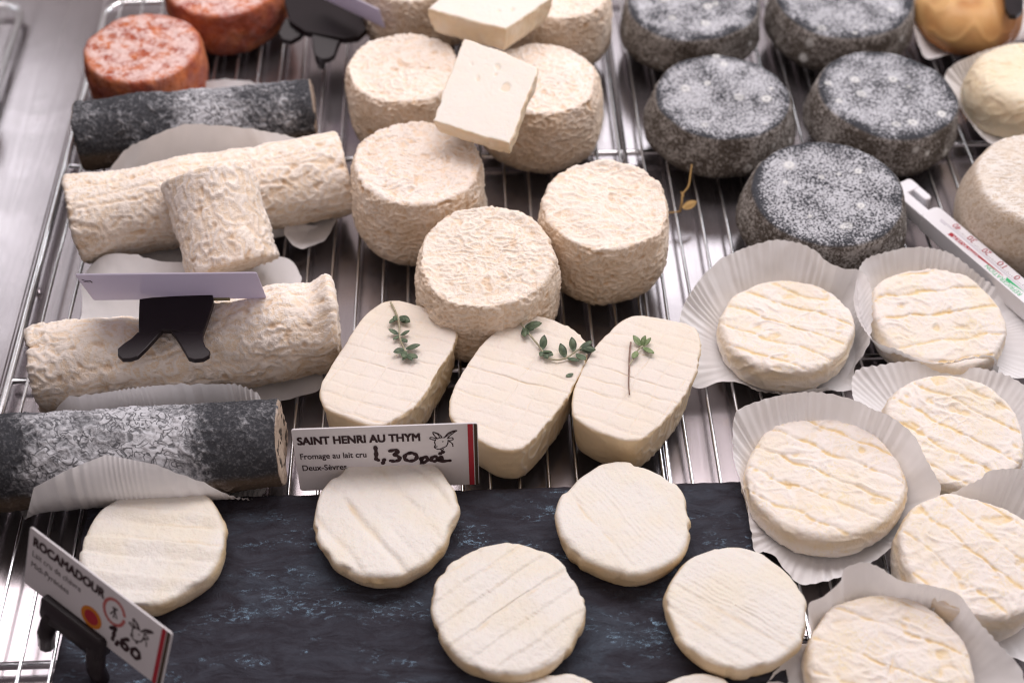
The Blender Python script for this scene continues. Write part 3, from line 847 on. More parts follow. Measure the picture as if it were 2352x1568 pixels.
def papercase(name, rim, base, bz, label, seed, pleats=64, amp=.09, group='pleated white paper cases', n=420, rows=16, belly=.0, cat='paper case', wob=.0):
    """rim: (u, v, z) control points; base: (u, v, radius x, radius y) of the flat floor"""
    R = np.array([at(u, v, z) for u, v, z in rim]); R = resample(catmull(R, n * 2), n)
    bc = at(base[0], base[1], bz); ex, ey = base[2], base[3]
    th = np.unwrap(np.arctan2(R[:, 1] - bc[1], R[:, 0] - bc[0]))
    Bp = np.stack([bc[0] + ex * np.cos(th), bc[1] + ey * np.sin(th), np.full(n, bz)], -1)
    s = np.arange(n) / n
    Rj = pn(np.stack([np.cos(s * 6.283) * 3, np.sin(s * 6.283) * 3, 0 * s], -1), seed)
    R = R + wob * Rj[:, None] * np.array([0, 0, 1.0])
    G = []
    phs = s * pleats + 2.2 * pn(np.stack([np.cos(s * 6.283) * 2, np.sin(s * 6.283) * 2, 0 * s + 3], -1), seed + 1)
    pk = np.floor(phs); tri = (np.abs((phs % 1.0) - .5) * 4 - 1) * (.45 + 1.1 * ((np.sin(pk * 12.9898 + seed) * 43758.5453) % 1.0))
    am = .12 + 1.5 * np.clip(pn(np.stack([np.cos(s * 6.283) * 1.9, np.sin(s * 6.283) * 1.9, 0 * s + 7], -1), seed + 2) + .28, 0, 1)
    for c_ in (0.02, .35, .7):
        G.append(bc + (Bp - bc) * c_)
    for k in range(rows):
        t = k / (rows - 1)
        Q = Bp * (1 - t) + R * t
        Q[:, 2] = bz + (R[:, 2] - bz) * (t ** 1.25)
        rd = R - Bp; up = np.array([0, 0, 1.0]); tang = np.roll(R, -1, 0) - np.roll(R, 1, 0)
        nn = np.cross(tang, rd); nn /= np.maximum(np.linalg.norm(nn, axis=1, keepdims=True), 1e-6)
        nn *= np.sign(nn[:, 2:3] + 1e-6)
        Q = Q + nn * (amp * am * tri * min(1, t * 1.4) * .6)[:, None] + nn * (belly * math.sin(math.pi * t))
        jag = .035 * t * tri
        Q = Q + (rd / np.maximum(np.linalg.norm(rd, axis=1, keepdims=True), 1e-6)) * jag[:, None]
        Q = Q + nn * (.10 * t * pn(Q * .8, seed + 4) + .05 * t * pn(Q * 2.0, seed + 6))[:, None]
        G.append(Q)
    G = np.array(G); G[..., 2] = np.maximum(G[..., 2], .015)
    o = mesh(name, G.reshape(-1, 3), grid_faces(len(G), n), M_PAPER)
    return tag(o, label, cat, group)

papercase('paper_case', [(1566, 712, 1.7), (1601, 650, 2.1), (1645, 603, 2.4), (1695, 576, 2.5), (1755, 556, 2.6), (1790, 551, 2.6), (1841, 560, 2.6), (1878, 578, 2.6), (1901, 600, 2.5), (1935, 615, 2.4), (1976, 622, 2.3), (1996, 650, 2.2), (2005, 715, 2.0), (1998, 785, 1.5), (1975, 823, 1.0), (1963, 850, .6), (1963, 892, .3), (1925, 900, .3), (1885, 890, .4), (1818, 900, .3), (1755, 900, .3), (1701, 882, .35), (1651, 878, .4), (1597, 889, .3), (1575, 850, .7), (1562, 780, 1.3)],
          (1812, 800, 3.05, 2.9), .05, 'white pleated paper case fanned wide open below the ash rounds', 81)
papercase('paper_case', [(1962, 690, 1.6), (1968, 640, 1.9), (1988, 596, 2.2), (2051, 575, 2.3), (2108, 567, 2.3), (2161, 574, 2.3), (2200, 592, 2.1), (2260, 640, 1.2), (2330, 690, .55), (2400, 740, .45), (2420, 810, .4), (2380, 862, .3), (2300, 862, .5), (2285, 818, 1.4), (2228, 821, 1.5), (2180, 832, 1.45), (2135, 831, 1.5), (2061, 805, 1.6), (2018, 790, 1.6), (1985, 755, 1.6)],
          (2150, 772, 2.9, 2.45), .05, 'white pleated paper case reaching under the thermometer', 82, amp=.07)
papercase('paper_case', [(1683, 1000, 1.9), (1685, 960, 2.3), (1700, 938, 2.6), (1768, 913, 2.8), (1845, 900, 2.9), (1901, 903, 2.9), (1968, 920, 2.9), (2000, 937, 3.0), (2045, 955, 3.0), (2095, 996, 2.95), (2125, 1050, 2.7), (2160, 1118, 2.0), (2148, 1150, 1.5), (2115, 1192, 1.3), (2090, 1226, 1.1), (2060, 1248, 1.0), (2025, 1273, .9), (1995, 1293, .8), (1935, 1325, .75), (1878, 1336, .75), (1835, 1338, .75), (1806, 1310, .8), (1781, 1278, .85), (1755, 1266, .9), (1731, 1258, .95), (1716, 1162, 1.2), (1701, 1102, 1.4), (1688, 1060, 1.6)],
          (1895, 1155, 2.8, 2.6), .42, 'white pleated paper case lying partly over the slate\'s back right corner', 83, amp=.10)
papercase('paper_case', [(1958, 905, .5), (1966, 852, .9), (2020, 838, 1.2), (2100, 830, 1.3), (2250, 845, 1.3), (2330, 870, 1.4), (2400, 930, 1.5), (2420, 1010, 1.4), (2352, 1086, 1.1), (2268, 1090, 1.2), (2250, 1109, 1.0), (2221, 1116, 1.0), (2205, 1094, 1.3), (2190, 1076, 1.5), (2155, 1074, 1.5), (2101, 1096, 1.3), (2040, 1060, 1.0), (1990, 980, .6)],
          (2190, 1022, 2.9, 2.5), .05, 'white paper case with a torn wavy rim around the cracked soft cheese', 84, amp=.06)
papercase('paper_case', [(2062, 1262, .5), (2080, 1200, .9), (2130, 1160, 1.3), (2215, 1118, 1.9), (2255, 1098, 2.3), (2275, 1082, 2.6), (2352, 1078, 2.8), (2440, 1130, 2.6), (2480, 1250, 2.0), (2470, 1420, 1.0), (2400, 1520, .5), (2330, 1508, .4), (2280, 1478, .4), (2180, 1420, .4), (2100, 1360, .4)],
          (2240, 1330, 2.7, 2.6), .05, 'white paper case at the right edge with a tall shaded back wall', 85, amp=.06)
papercase('paper_case', [(1862, 1470, 1.6), (1858, 1420, 1.9), (1858, 1384, 2.2), (1895, 1366, 2.4), (1931, 1336, 2.6), (1940, 1306, 2.8), (1995, 1294, 2.9), (2068, 1330, 2.8), (2135, 1345, 2.8), (2201, 1368, 2.7), (2251, 1428, 2.4), (2301, 1487, 2.0), (2352, 1555, 1.5), (2330, 1680, .8), (2200, 1760, .5), (1950, 1770, .5), (1760, 1690, .4), (1748, 1600, .4), (1768, 1556, .55), (1801, 1514, .8), (1828, 1486, 1.1)],
          (2045, 1590, 2.9, 2.9), .05, 'white pleated paper case at the bottom edge', 86, amp=.09)

# ------------------------------------------------------------------ logs
def axis_solid(name, a, b, r0, r1, m, label, cat, group, dispf, seed, low=.1, floor=.05, ds=.075, bend=0.0, endround=.10, noback=False):
    a = np.asarray(a); b = np.asarray(b); d = b - a; L = np.linalg.norm(d); ez = d / L
    ey = np.cross(ez, np.array([1.0, 0, 0])) if abs(ez[0]) < .8 else np.cross(ez, np.array([0, 1.0, 0]))
    up = np.array([0, 0, 1.0]) - ez[2] * ez; up /= np.linalg.norm(up)
    exx = np.cross(up, ez)
    B = np.array([exx, up, ez])
    n = int(2 * math.pi * max(r0, r1) / ds)
    R = max(r0, r1); e = endround
    prof = chaikin([(0, 0), (r0 - e * 2, 0), (r0 - e * .5, .0), (r0, e), (r0, e * 3), (r0 + (r1 - r0) * .33, L * .33), (r0 + (r1 - r0) * .66, L * .66), (r1, L - e * 3), (r1, L - e), (r1 - e * .5, L), (r1 - e * 2, L), (0, L)], 2)
    S = np.r_[0, np.cumsum(np.hypot(np.diff(prof[:, 0]), np.diff(prof[:, 1])))]
    pos = np.arange(0, S[-1], ds); r = np.interp(pos, S, prof[:, 0]); z = np.interp(pos, S, prof[:, 1]); r = np.maximum(r, .01)
    th = np.linspace(0, 2 * math.pi, n, endpoint=False)
    G = np.stack([r[:, None] * np.cos(th), r[:, None] * np.sin(th), np.repeat(z[:, None], n, 1)], -1)
    nr = grid_normals(G); P = G.reshape(-1, 3); NN = nr.reshape(-1, 3)
    # end-cap normals
    off = low * 2 * pn(P * .33, seed) + low * .7 * pn(P * .9, seed + 3)
    info = dict(r=np.repeat((r / R)[:, None], n, 1).ravel(), t=np.repeat((z / L)[:, None], n, 1).ravel(), L=L, R=R, end=sstep(.55, .85, np.abs(NN[:, 2])))
    Wn = NN @ B
    info['up'] = Wn[:, 2]; info['front'] = -Wn[:, 1]
    o2, at_ = dispf(P, NN, info)
    P = P + NN * (off + o2)[:, None]
    t = P[:, 2] / L
    W = a + P @ B
    if bend is not None:
        W[:, 2] += (bend(t) if callable(bend) else 0)
    if floor is not None:
        lowm = W[:, 2] < floor + .25
        W[lowm, 2] = floor + .25 - .25 * np.tanh((floor + .25 - W[lowm, 2]) / .25)
    return tag(mesh(name, W, grid_faces(len(pos), n), m, attrs=at_), label, cat, group)

def d_log(seed, amp=.065, pits=.8, f=2.7):
    def fn(P, Nr, I):
        Q = P * np.array([1.0, 1.0, .85])
        w1 = worm(Q, f, seed, warp=.7, width=.15); w2 = worm(Q, f * 2.0, seed + 2, width=.17)
        reg = .55 + .8 * sstep(-.25, .35, pn(P * .5, seed + 8))
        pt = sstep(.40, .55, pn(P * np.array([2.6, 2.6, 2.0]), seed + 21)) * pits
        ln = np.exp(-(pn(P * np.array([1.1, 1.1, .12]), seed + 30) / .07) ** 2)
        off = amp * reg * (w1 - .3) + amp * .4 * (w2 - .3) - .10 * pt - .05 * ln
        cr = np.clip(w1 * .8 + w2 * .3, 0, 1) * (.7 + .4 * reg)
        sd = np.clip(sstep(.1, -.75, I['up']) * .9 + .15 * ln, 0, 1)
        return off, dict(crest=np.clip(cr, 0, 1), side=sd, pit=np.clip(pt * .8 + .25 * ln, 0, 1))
    return fn

def d_ashlog(seed, bloom):
    def fn(P, Nr, I):
        w1 = worm(P, 2.0, seed, warp=.8, width=.15); w2 = worm(P, 3.8, seed + 2, width=.17)
        bl = bloom(I['t']) + .35 * pn(P * .45, seed + 4)
        cov = sstep(.0, .6, bl)
        off = (.06 * (w1 - .3) + .03 * (w2 - .3)) * (.35 + .65 * cov) + .02 * pn(P * 2.3, seed + 9)
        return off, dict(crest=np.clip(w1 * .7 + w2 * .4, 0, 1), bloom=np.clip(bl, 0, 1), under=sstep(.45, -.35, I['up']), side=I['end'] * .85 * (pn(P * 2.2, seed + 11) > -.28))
    return fn

def log_at(u0, v0, u1, v1, rpx, zaxis, r_add=0):
    a = at(u0, v0, zaxis); b = at(u1, v1, zaxis)
    r = rpx / ppc((u0 + u1) / 2, (v0 + v1) / 2, zaxis)
    return a, b, r
bl1 = lambda t: .25 + .75 * np.exp(-((t - .58) / .26) ** 2)
a, b, r = log_at(182, 312, 722, 258, 80, 1.95)
axis_solid('ash_log_cheese', a, b, r, r * .98, M_ASHLOG, 'dark ash log with a pale middle, behind the wrinkled logs at the back left', 'cheese', 'ash-coated log cheeses', d_ashlog(91, lambda t: bl1(t) * .95), 91, low=.09)
a, b, r = log_at(172, 508, 790, 398, 100, 2.15)
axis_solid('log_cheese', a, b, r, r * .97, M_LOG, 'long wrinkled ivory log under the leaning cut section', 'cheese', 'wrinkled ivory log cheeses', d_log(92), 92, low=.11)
a, b, r = log_at(88, 850, 775, 745, 104, 2.1)
L3_bend = lambda t: .34 * np.exp(-((t - .82) / .10) ** 2) - .34 * np.exp(-((t - .42) / .13) ** 2) + .55 * np.exp(-((t - .985) / .035) ** 2)
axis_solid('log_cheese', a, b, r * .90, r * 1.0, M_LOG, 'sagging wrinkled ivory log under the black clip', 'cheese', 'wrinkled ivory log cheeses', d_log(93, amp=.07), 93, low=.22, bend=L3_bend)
a, b, r = log_at(-90, 1068, 650, 1016, 108, 2.05)
axis_solid('ash_log_cheese', a, b, r, r * .96, M_ASHLOG, 'black and white ash log at the left edge with its cut end showing', 'cheese', 'ash-coated log cheeses', d_ashlog(94, lambda t: .15 + .85 * np.exp(-((t - .50) / .27) ** 4)), 94, low=.10, endround=.14)
# short cut section leaning on the log
pa = at(538, 618, 1.85); pb = at(476, 402, 4.75)
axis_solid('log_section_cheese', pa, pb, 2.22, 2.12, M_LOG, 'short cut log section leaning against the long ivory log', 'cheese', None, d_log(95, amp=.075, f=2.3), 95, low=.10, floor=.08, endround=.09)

# papers under the logs
papercase('paper_sheet', [(280, 352, 2.4), (340, 318, 3.2), (395, 294, 3.6), (440, 285, 3.7), (520, 290, 3.6), (600, 300, 3.3), (700, 330, 2.2), (800, 440, .8), (772, 506, .55), (748, 548, .35), (690, 572, .3), (655, 540, .8), (640, 505, 1.1), (500, 590, .2), (300, 600, .2), (190, 560, .2), (220, 450, .8)],
          (480, 500, 6.0, 1.8), .03, 'white paper sheet rising behind the long ivory log', 101, pleats=40, amp=.03, group='paper sheets under the logs', cat='paper')
papercase('paper_sheet', [(188, 712, .25), (192, 640, .8), (235, 590, 1.6), (300, 583, 1.8), (350, 596, 1.7), (400, 602, 1.6), (480, 600, 1.2), (600, 585, .5), (660, 592, .3), (690, 630, .25), (694, 660, .2), (720, 760, .2), (740, 880, .2), (690, 910, .2), (560, 930, .2), (300, 935, .2), (140, 930, .2), (170, 800, .2)],
          (430, 800, 5.0, 2.2), .03, 'white paper sheet under the sagging log and the leaning section', 102, pleats=24, amp=.02, group='paper sheets under the logs', cat='paper')
a4, b4, r4 = log_at(-90, 1068, 650, 1016, 108, 2.05)
d4 = (b4 - a4) / np.linalg.norm(b4 - a4); L4 = float(np.linalg.norm(b4 - a4)); f4 = np.array([d4[1], -d4[0], 0])     # f4 points to the viewer
nt4, na4 = 260, 60
xs4 = np.array([20, 45, 105, 180, 270, 380, 480, 560, 600]); up4 = np.interp(np.linspace(20, 600, nt4), xs4, [-70, -42, 24, 39, 52, 39, 15, -24, -70])
bk4 = np.interp(np.linspace(20, 600, nt4), [20, 90, 150, 300, 430, 540, 590, 600], [205, 190, 160, 147, 145, 152, 178, 205])
Q4 = np.empty((nt4, na4, 3))
for i4 in range(nt4):
    px = 20 + 580 * i4 / (nt4 - 1); tt4 = (px + 90) / 740 * L4
    A4 = np.radians(np.linspace(bk4[i4], 360 + up4[i4], na4))
    ph4 = i4 * .13 + 1.6 * math.sin(i4 * .05)
    for k4, al in enumerate(A4):
        q4 = k4 / (na4 - 1); e4 = abs(q4 - .5) * 2
        rr4 = r4 + .22 + .55 * max(0, 1 - q4 / .22) ** 1.5 + .16 * max(0, (q4 - .72) / .28) ** 1.5 + (.055 * (abs((ph4 % 1) - .5) * 4 - 1) * (.6 + .5 * math.sin(i4 * .11)) + .05 * math.sin(i4 * .043 + 1)) * e4
        p4 = a4 + d4 * tt4 + f4 * (rr4 * math.cos(al)) + np.array([0, 0, rr4 * math.sin(al)])
        p4[2] = max(p4[2], .02 + .0005 * (k4 % 3)); Q4[i4, k4] = p4
o = mesh('paper_sheet', Q4.reshape(-1, 3), grid_faces(nt4, na4, False), M_PAPER)
tag(o, 'pleated white paper wrapped around the ash log at the left edge', 'paper', 'paper sheets under the logs')
papercase('paper_sheet', [(300, 250, .4), (330, 215, .6), (440, 196, .8), (500, 183, 1.0), (560, 185, 1.0), (620, 205, .8), (660, 260, .4), (600, 330, .2), (450, 350, .2), (330, 330, .2)],
          (480, 280, 3.2, 1.6), .03, 'white paper showing between the orange cheeses and the back ash log', 104, pleats=20, amp=.02, group='paper sheets under the logs', cat='paper')

# ------------------------------------------------------------------ cut pieces
def d_cut(seed):
    def fn(P, Nr, I):
        top = sstep(.6, .95, Nr[:, 2])
        off = .012 * pn(P * 1.6, seed) + .008 * pn(P * 5, seed + 3)
        hole = sstep(.42, .56, pn(P * np.array([1.6, 1.6, .3]), seed + 2)) * top * (I['r'] < .75)
        off = off - .05 * hole
        edge = (1 - top)
        off = off + .07 * edge * pn(P * 1.8, seed + 6) + .03 * edge * pn(P * 5, seed + 7)
        cr = np.clip(1 - .6 * hole + .1 * pn(P * 2, seed), 0, 1)
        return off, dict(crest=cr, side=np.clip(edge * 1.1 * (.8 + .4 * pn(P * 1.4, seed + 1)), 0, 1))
    return fn

def cutpiece(corners, thick, label, seed, bulge=0.05):
    C = np.array([at(u, v, z) for u, v, z in corners]); c = C.mean(0)
    ex = C[1] - C[0]; ex /= np.linalg.norm(ex); t2 = C[3] - C[0]; en = np.cross(t2, ex); en /= np.linalg.norm(en)
    if en[2] < 0: en = -en
    ey = np.cross(en, ex)
    pts = np.stack([(C - c) @ ex, (C - c) @ ey], -1)
    # rounded quadrilateral
    q = np.array([p_ for a_, b_ in zip(pts, np.roll(pts, -1, 0)) for p_ in (a_ * .95 + b_ * .05, a_ * .5 + b_ * .5 + (a_ + b_) * .5 * bulge * .3, a_ * .05 + b_ * .95)])
    q = catmull(q, 200); q = q + .07 * np.stack([pn(np.c_[q * 1.3, 0 * q[:, 0]], seed), pn(np.c_[q * 1.3, 0 * q[:, 0] + 4], seed)], -1) + .03 * np.stack([pn(np.c_[q * 4, 0 * q[:, 0]], seed), pn(np.c_[q * 4, 0 * q[:, 0] + 4], seed)], -1)
    area2 = np.sum(q[:, 0] * np.roll(q[:, 1], -1) - np.roll(q[:, 0], -1) * q[:, 1])
    if area2 < 0: q = q[::-1]
    h = thick
    prof = [(0, 0), (.75, 0), (.88, .08 * h), (.95, h * .35), (.985, h * .7), (1.0, h * .93), (.985, h), (.95, h), (.5, h), (0, h)]
    org = c - en * h
    # solid() expects outline centre near 0
    return solid('cut_cheese_piece', q, prof, M_CUT, label, 'cheese', 'cut pieces of white goat cheese', org, np.array([ex, ey, en]), d_cut(seed), low=.02, seed=seed, ds=.075, smooth_it=2)
cutpiece([(1066, 84, 7.2), (1236, 152, 7.2), (1172, 332, 6.1), (994, 276, 6.1)], 1.35, 'rectangular white cut piece propped up on the tall cream cheeses', 111)
cutpiece([(982, 20, 6.1), (1162, 66, 6.1), (1270, -6, 6.1), (1100, -70, 6.1)], 1.7, 'white cut wedge lying flat at the top edge of the picture', 112)

# ------------------------------------------------------------------ golden and butter-coloured cheeses, top right
def d_gold(seed):
    def fn(P, Nr, I):
        fold = np.exp(-(pn(P * np.array([.7, .35, .6]), seed) / .10) ** 2)
        off = .05 * fold + .07 * pn(P * .8, seed + 2)
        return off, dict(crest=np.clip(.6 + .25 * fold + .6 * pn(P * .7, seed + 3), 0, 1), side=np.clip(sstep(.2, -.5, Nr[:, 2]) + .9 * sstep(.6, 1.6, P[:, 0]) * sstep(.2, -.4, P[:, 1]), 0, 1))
    return fn
u, v, h = 2238, -20, 3.0; k = ppc(u, v, h); c = at(u, v, h)
solid('golden_cheese', circ(128 / k, 121, .03), [(0, 0), (.6, 0), (.85, .25), (1, 1.1), (.93, 2.1), (.7, 2.75), (.4, 3.0), (0, 3.02)], M_GOLD, 'smooth golden brown cheese in a paper case at the top right corner', 'cheese', None, (c[0], c[1], .08), None, d_gold(121), low=.08, seed=121, ds=.095)
papercase('paper_case', [(2092, -60, 1.6), (2090, 0, 1.5), (2096, 60, 1.2), (2110, 105, .8), (2128, 134, .45), (2160, 132, .5), (2200, 122, .7), (2250, 108, .9), (2300, 96, 1.0), (2360, 86, 1.0), (2400, 20, 1.2), (2380, -100, 1.6), (2230, -130, 1.8)],
          (2240, 50, 2.8, 2.4), .05, 'white fluted paper case under the golden cheese', 122, pleats=60, amp=.08)
u, v, h = 2372, 165, 3.0; k = ppc(u, v, h); c = at(u, v, h)
solid('butter_cheese', circ(142 / k, 123, .03), [(0, 0), (.7, 0), (.9, .15), (1, 1.2), (.97, 2.1), (.86, 2.75), (.7, 3.0), (.4, 3.03), (0, 3.03)], M_BUTTER, 'butter-yellow rounded cheese at the right edge below the golden one', 'cheese', None, (c[0], c[1], .08), None, d_marc(124, rad(80), 2.4, .03), low=.09, seed=123, ds=.09)
papercase('paper_case', [(2170, 176, 1.3), (2186, 152, 1.6), (2215, 136, 1.8), (2270, 115, 2.0), (2350, 100, 2.0), (2450, 150, 1.6), (2460, 260, 1.2), (2400, 330, .8), (2330, 345, .6), (2290, 336, .5), (2262, 322, .5), (2240, 300, .6), (2226, 280, .7), (2205, 245, .9), (2186, 212, 1.1)],
          (2352, 240, 2.6, 2.3), .05, 'white fluted paper case around the butter-yellow cheese', 125, pleats=64, amp=.08)

# ------------------------------------------------------------------ lettering helpers
def text_mesh(body, width, height, bold=.0, slant=0.0):
    cu = bpy.data.curves.new('lettering', 'FONT'); cu.body = body; cu.size = 1; cu.resolution_u = 3; cu.shear = slant
    o = bpy.data.objects.new('lettering', cu); COL.objects.link(o)
    bpy.context.view_layer.update()
    me = o.evaluated_get(bpy.context.evaluated_depsgraph_get()).to_mesh()
    V = np.array([v_.co[:] for v_ in me.vertices]); F = [list(p_.vertices) for p_ in me.polygons]
    o.to_mesh_clear(); bpy.data.objects.remove(o); bpy.data.curves.remove(cu)
    mn = V.min(0); mx = V.max(0)
    V[:, 0] = (V[:, 0] - mn[0]) / (mx[0] - mn[0]) * width
    V[:, 1] = (V[:, 1] - (mn[1] if height < 0 else 0.0))
    V[:, 1] *= abs(height) / .70
    return V[:, :2], F

def ribbon(pts, w_, n=None):
    pts = np.asarray(pts, float); n = n or max(8, 6 * len(pts))
    p = catmull(pts, n, False) if len(pts) > 2 else resample(pts, n, False)
    d = np.gradient(p, axis=0); d /= np.maximum(np.linalg.norm(d, axis=1, keepdims=True), 1e-6); s = np.stack([-d[:, 1], d[:, 0]], -1)
    ww = w_ * (1 + .18 * np.sin(np.arange(n) * .9))[:, None] / 2
    V = np.empty((2 * n, 2)); V[0::2] = p + s * ww; V[1::2] = p - s * ww
    F = [[2 * i, 2 * i + 1, 2 * i + 3, 2 * i + 2] for i in range(n - 1)]
    # round ends
    for e, sg in ((0, -1), (n - 1, 1)):
        a0 = math.atan2(d[e, 1] * sg, d[e, 0] * sg); k0 = len(V)
        arc = np.array([[p[e, 0] + w_ / 2 * math.cos(a0 + t), p[e, 1] + w_ / 2 * math.sin(a0 + t)] for t in np.linspace(-math.pi / 2, math.pi / 2, 7)])
        V = np.vstack([V, arc]); F.append([k0 + i for i in range(7)])
    return V, F

def disc2(cx, cy, r0, r1=0, n=32):
    th = np.linspace(0, 2 * math.pi, n, endpoint=False)
    o_ = np.stack([cx + r0 * np.cos(th), cy + r0 * np.sin(th)], -1)
    if r1 <= 0: return o_, [list(range(n))]
    i_ = np.stack([cx + r1 * np.cos(th), cy + r1 * np.sin(th)], -1)
    return np.vstack([o_, i_]), [[i, (i + 1) % n, n + (i + 1) % n, n + i] for i in range(n)]

class Plane:
    def __init__(s, o, ex, ey):
        s.o = np.asarray(o, float); s.ex = np.asarray(ex, float) / np.linalg.norm(ex)
        ey = np.asarray(ey, float); ey = ey - (ey @ s.ex) * s.ex; s.ey = ey / np.linalg.norm(ey); s.n = np.cross(s.ex, s.ey)
    def put(s, V2, z):
        V2 = np.asarray(V2, float); return s.o + V2[:, :1] * s.ex + V2[:, 1:2] * s.ey + s.n * z

def rrect(x0, y0, x1, y1, r, n=5):
    P = []
    for cx, cy, a0 in ((x1 - r, y0 + r, -90), (x1 - r, y1 - r, 0), (x0 + r, y1 - r, 90), (x0 + r, y0 + r, 180)):
        P += [(cx + r * math.cos(rad(a0 + 90 * i / (n - 1))), cy + r * math.sin(rad(a0 + 90 * i / (n - 1)))) for i in range(n)]
    return np.array(P)

def shift(VF, dx, dy, s=1.0):
    return VF[0] * s + np.array([dx, dy]), VF[1]

GOAT = [  # goat head in a unit box, y up
    [(.30, .62), (.20, .80), (.16, .95), (.30, .90), (.42, .78), (.46, .66)],
    [(.22, .93), (.34, .82), (.38, .70)],
    [(.56, .66), (.66, .84), (.82, .96), (1.0, 1.0), (.86, .86), (.74, .74), (.66, .62)],
    [(.62, .72), (.78, .88), (.92, .95)],
    [(.28, .62), (.10, .70), (.04, .64), (.14, .58), (.24, .56)],
    [(.68, .62), (.82, .64), (.86, .56), (.76, .50), (.68, .52)],
    [(.24, .58), (.20, .44), (.22, .30), (.18, .20), (.26, .10), (.38, .08), (.48, .14)],
    [(.48, .14), (.60, .22), (.66, .36), (.68, .52)],
    [(.20, .20), (.28, .22)], [(.40, .08), (.44, .0), (.50, .08)], [(.48, .46), (.50, .47)],
    [(.72, .46), (.82, .34), (.84, .20)], [(.30, .62), (.42, .66), (.56, .66)]]

def goat(x, y, s, lw):
    return joinm2([ribbon(np.array(g_) * s + np.array([x, y]), lw) for g_ in GOAT])

def joinm2(parts):
    V, F, o = [], [], 0
    for v, f in parts:
        V.append(np.asarray(v)); F += [[i + o for i in q] for q in f]; o += len(v)
    return np.vstack(V), F

def ink(t, pl, VF, name, m, z, bold=0.0):
    v, f = VF
    if bold:                                             # thicker pen: a few copies, each a hair above the last
        k = [(-1, -1), (1, -1), (-1, 1), (1, 1)]
        V = np.vstack([pl.put(v + np.array(q) * bold, z + .001 * i) for i, q in enumerate(k)])
        F = [[j + i * len(v) for j in g] for i in range(4) for g in f]
        return child(t, name, V, F, m, smooth=False)
    return child(t, name, pl.put(v, z), f, m, smooth=False)

def placard(t, pl, W, H, thick=.07, m=None, r=.12):
    poly = rrect(0, 0, W, H, r)
    v, f = prism(poly, (pl.ex, pl.ey, pl.n), pl.o, -thick, 0, .015)
    return child(t, 'card', v, f, m or M_CARD, smooth=False)

# ------------------------------------------------------------------ price card with the goat, behind the slate
bl = at(690, 1127, .45); br = at(1101, 1112, .45)
pl = Plane(bl, br - bl, (0.0, .10, 1.0)); W = float(np.linalg.norm(br - bl)); H = 3.75
t = thing('price_card', 'white price card lettered SAINT HENRI AU THYM with a goat drawing', 'price card', (bl + br) / 2)
placard(t, pl, W, H)
Z = .012
ink(t, pl, shift(text_mesh('SAINT HENRI AU THYM', 5.05, .44), .20, H - .90), 'title_lettering', M_INK, Z, .022)
ink(t, pl, shift(text_mesh('Fromage au lait cru', 2.75, .34), .22, H - 1.78), 'small_lettering', M_INK, Z, .006)
ink(t, pl, shift(text_mesh('Deux-Sèvres', 1.85, .34), .24, H - 2.48), 'small_lettering', M_INK, Z, .006)
hand = [[(3.43, 2.72), (3.44, 2.35), (3.42, 2.0), (3.5, 1.92)], [(3.75, 1.95), (3.68, 1.72)], [(4.02, 2.45), (4.25, 2.50), (4.36, 2.38), (4.18, 2.24), (4.36, 2.1), (4.40, 1.92), (4.2, 1.82), (4.02, 1.86)],
        [(4.88, 2.30), (4.66, 2.18), (4.62, 1.95), (4.80, 1.80), (5.06, 1.88), (5.12, 2.12), (4.96, 2.28), (4.84, 2.28)],
        [(5.30, 1.95), (5.32, 1.6), (5.30, 1.25)], [(5.30, 1.9), (5.48, 2.02), (5.58, 1.86), (5.44, 1.70), (5.32, 1.74)], [(5.92, 2.02), (5.78, 1.98), (5.72, 1.82), (5.84, 1.74), (5.98, 1.80)], [(5.98, 1.86), (6.12, 1.98), (6.18, 1.88), (6.04, 1.80), (6.14, 1.72), (6.50, 1.74)], [(6.10, 2.18), (6.24, 2.28)]]
ink(t, pl, joinm2([ribbon(np.array(h_) - np.array([.05, .16]), .17) for h_ in hand]), 'handwritten_price', M_INK, Z + .004)
ink(t, pl, goat(5.62, H - 1.55, 1.18, .05), 'goat_drawing', M_INK, Z)
ink(t, pl, (np.array([[W - .42, .02], [W - .20, .02], [W - .20, H - .02], [W - .42, H - .02]]), [[0, 1, 2, 3]]), 'red_stripe', M_RED, Z)
ink(t, pl, (np.array([[W - .16, .02], [W - .03, .02], [W - .03, H - .02], [W - .16, H - .02]]), [[0, 1, 2, 3]]), 'dark_stripe', M_OLIVE, Z)

# ------------------------------------------------------------------ leaning price card, lower left
def sc_(p, s=.935): return CAM_C + (np.asarray(p) - CAM_C) * s
tl, tr, bl_ = sc_((-19.19, -12.60, 3.0)), sc_((-13.0, -16.92, 2.07)), sc_((-20.09, -13.22, -.11))
pl = Plane(bl_, tr - tl, tl - bl_); W = float(np.linalg.norm(tr - tl)); H = float(np.linalg.norm(tl - bl_))
base3 = bl_ + pl.ex * W * .45; base3[2] = 0
t = thing('price_card', 'tilted blurred price card lettered ROCAMADOUR on a black clip', 'price card', base3)
placard(t, pl, W, H)
ink(t, pl, shift(text_mesh('ROCAMADOUR', 3.6, .44), .28, H - .78), 'title_lettering', M_INK, Z, .025)
ink(t, pl, shift(text_mesh('Lait cru de chèvre', 2.5, .30, .012), .28, H - 1.35), 'small_lettering', M_INK, Z)
ink(t, pl, shift(text_mesh('Midi-Pyrénées', 1.95, .30, .012), .28, H - 1.92), 'small_lettering', M_INK, Z)
ink(t, pl, disc2(3.45, .90, .52, .34), 'badge_ring', M_AMBER, Z); ink(t, pl, disc2(3.45, .90, .345), 'badge_centre', M_RED, Z + .003)
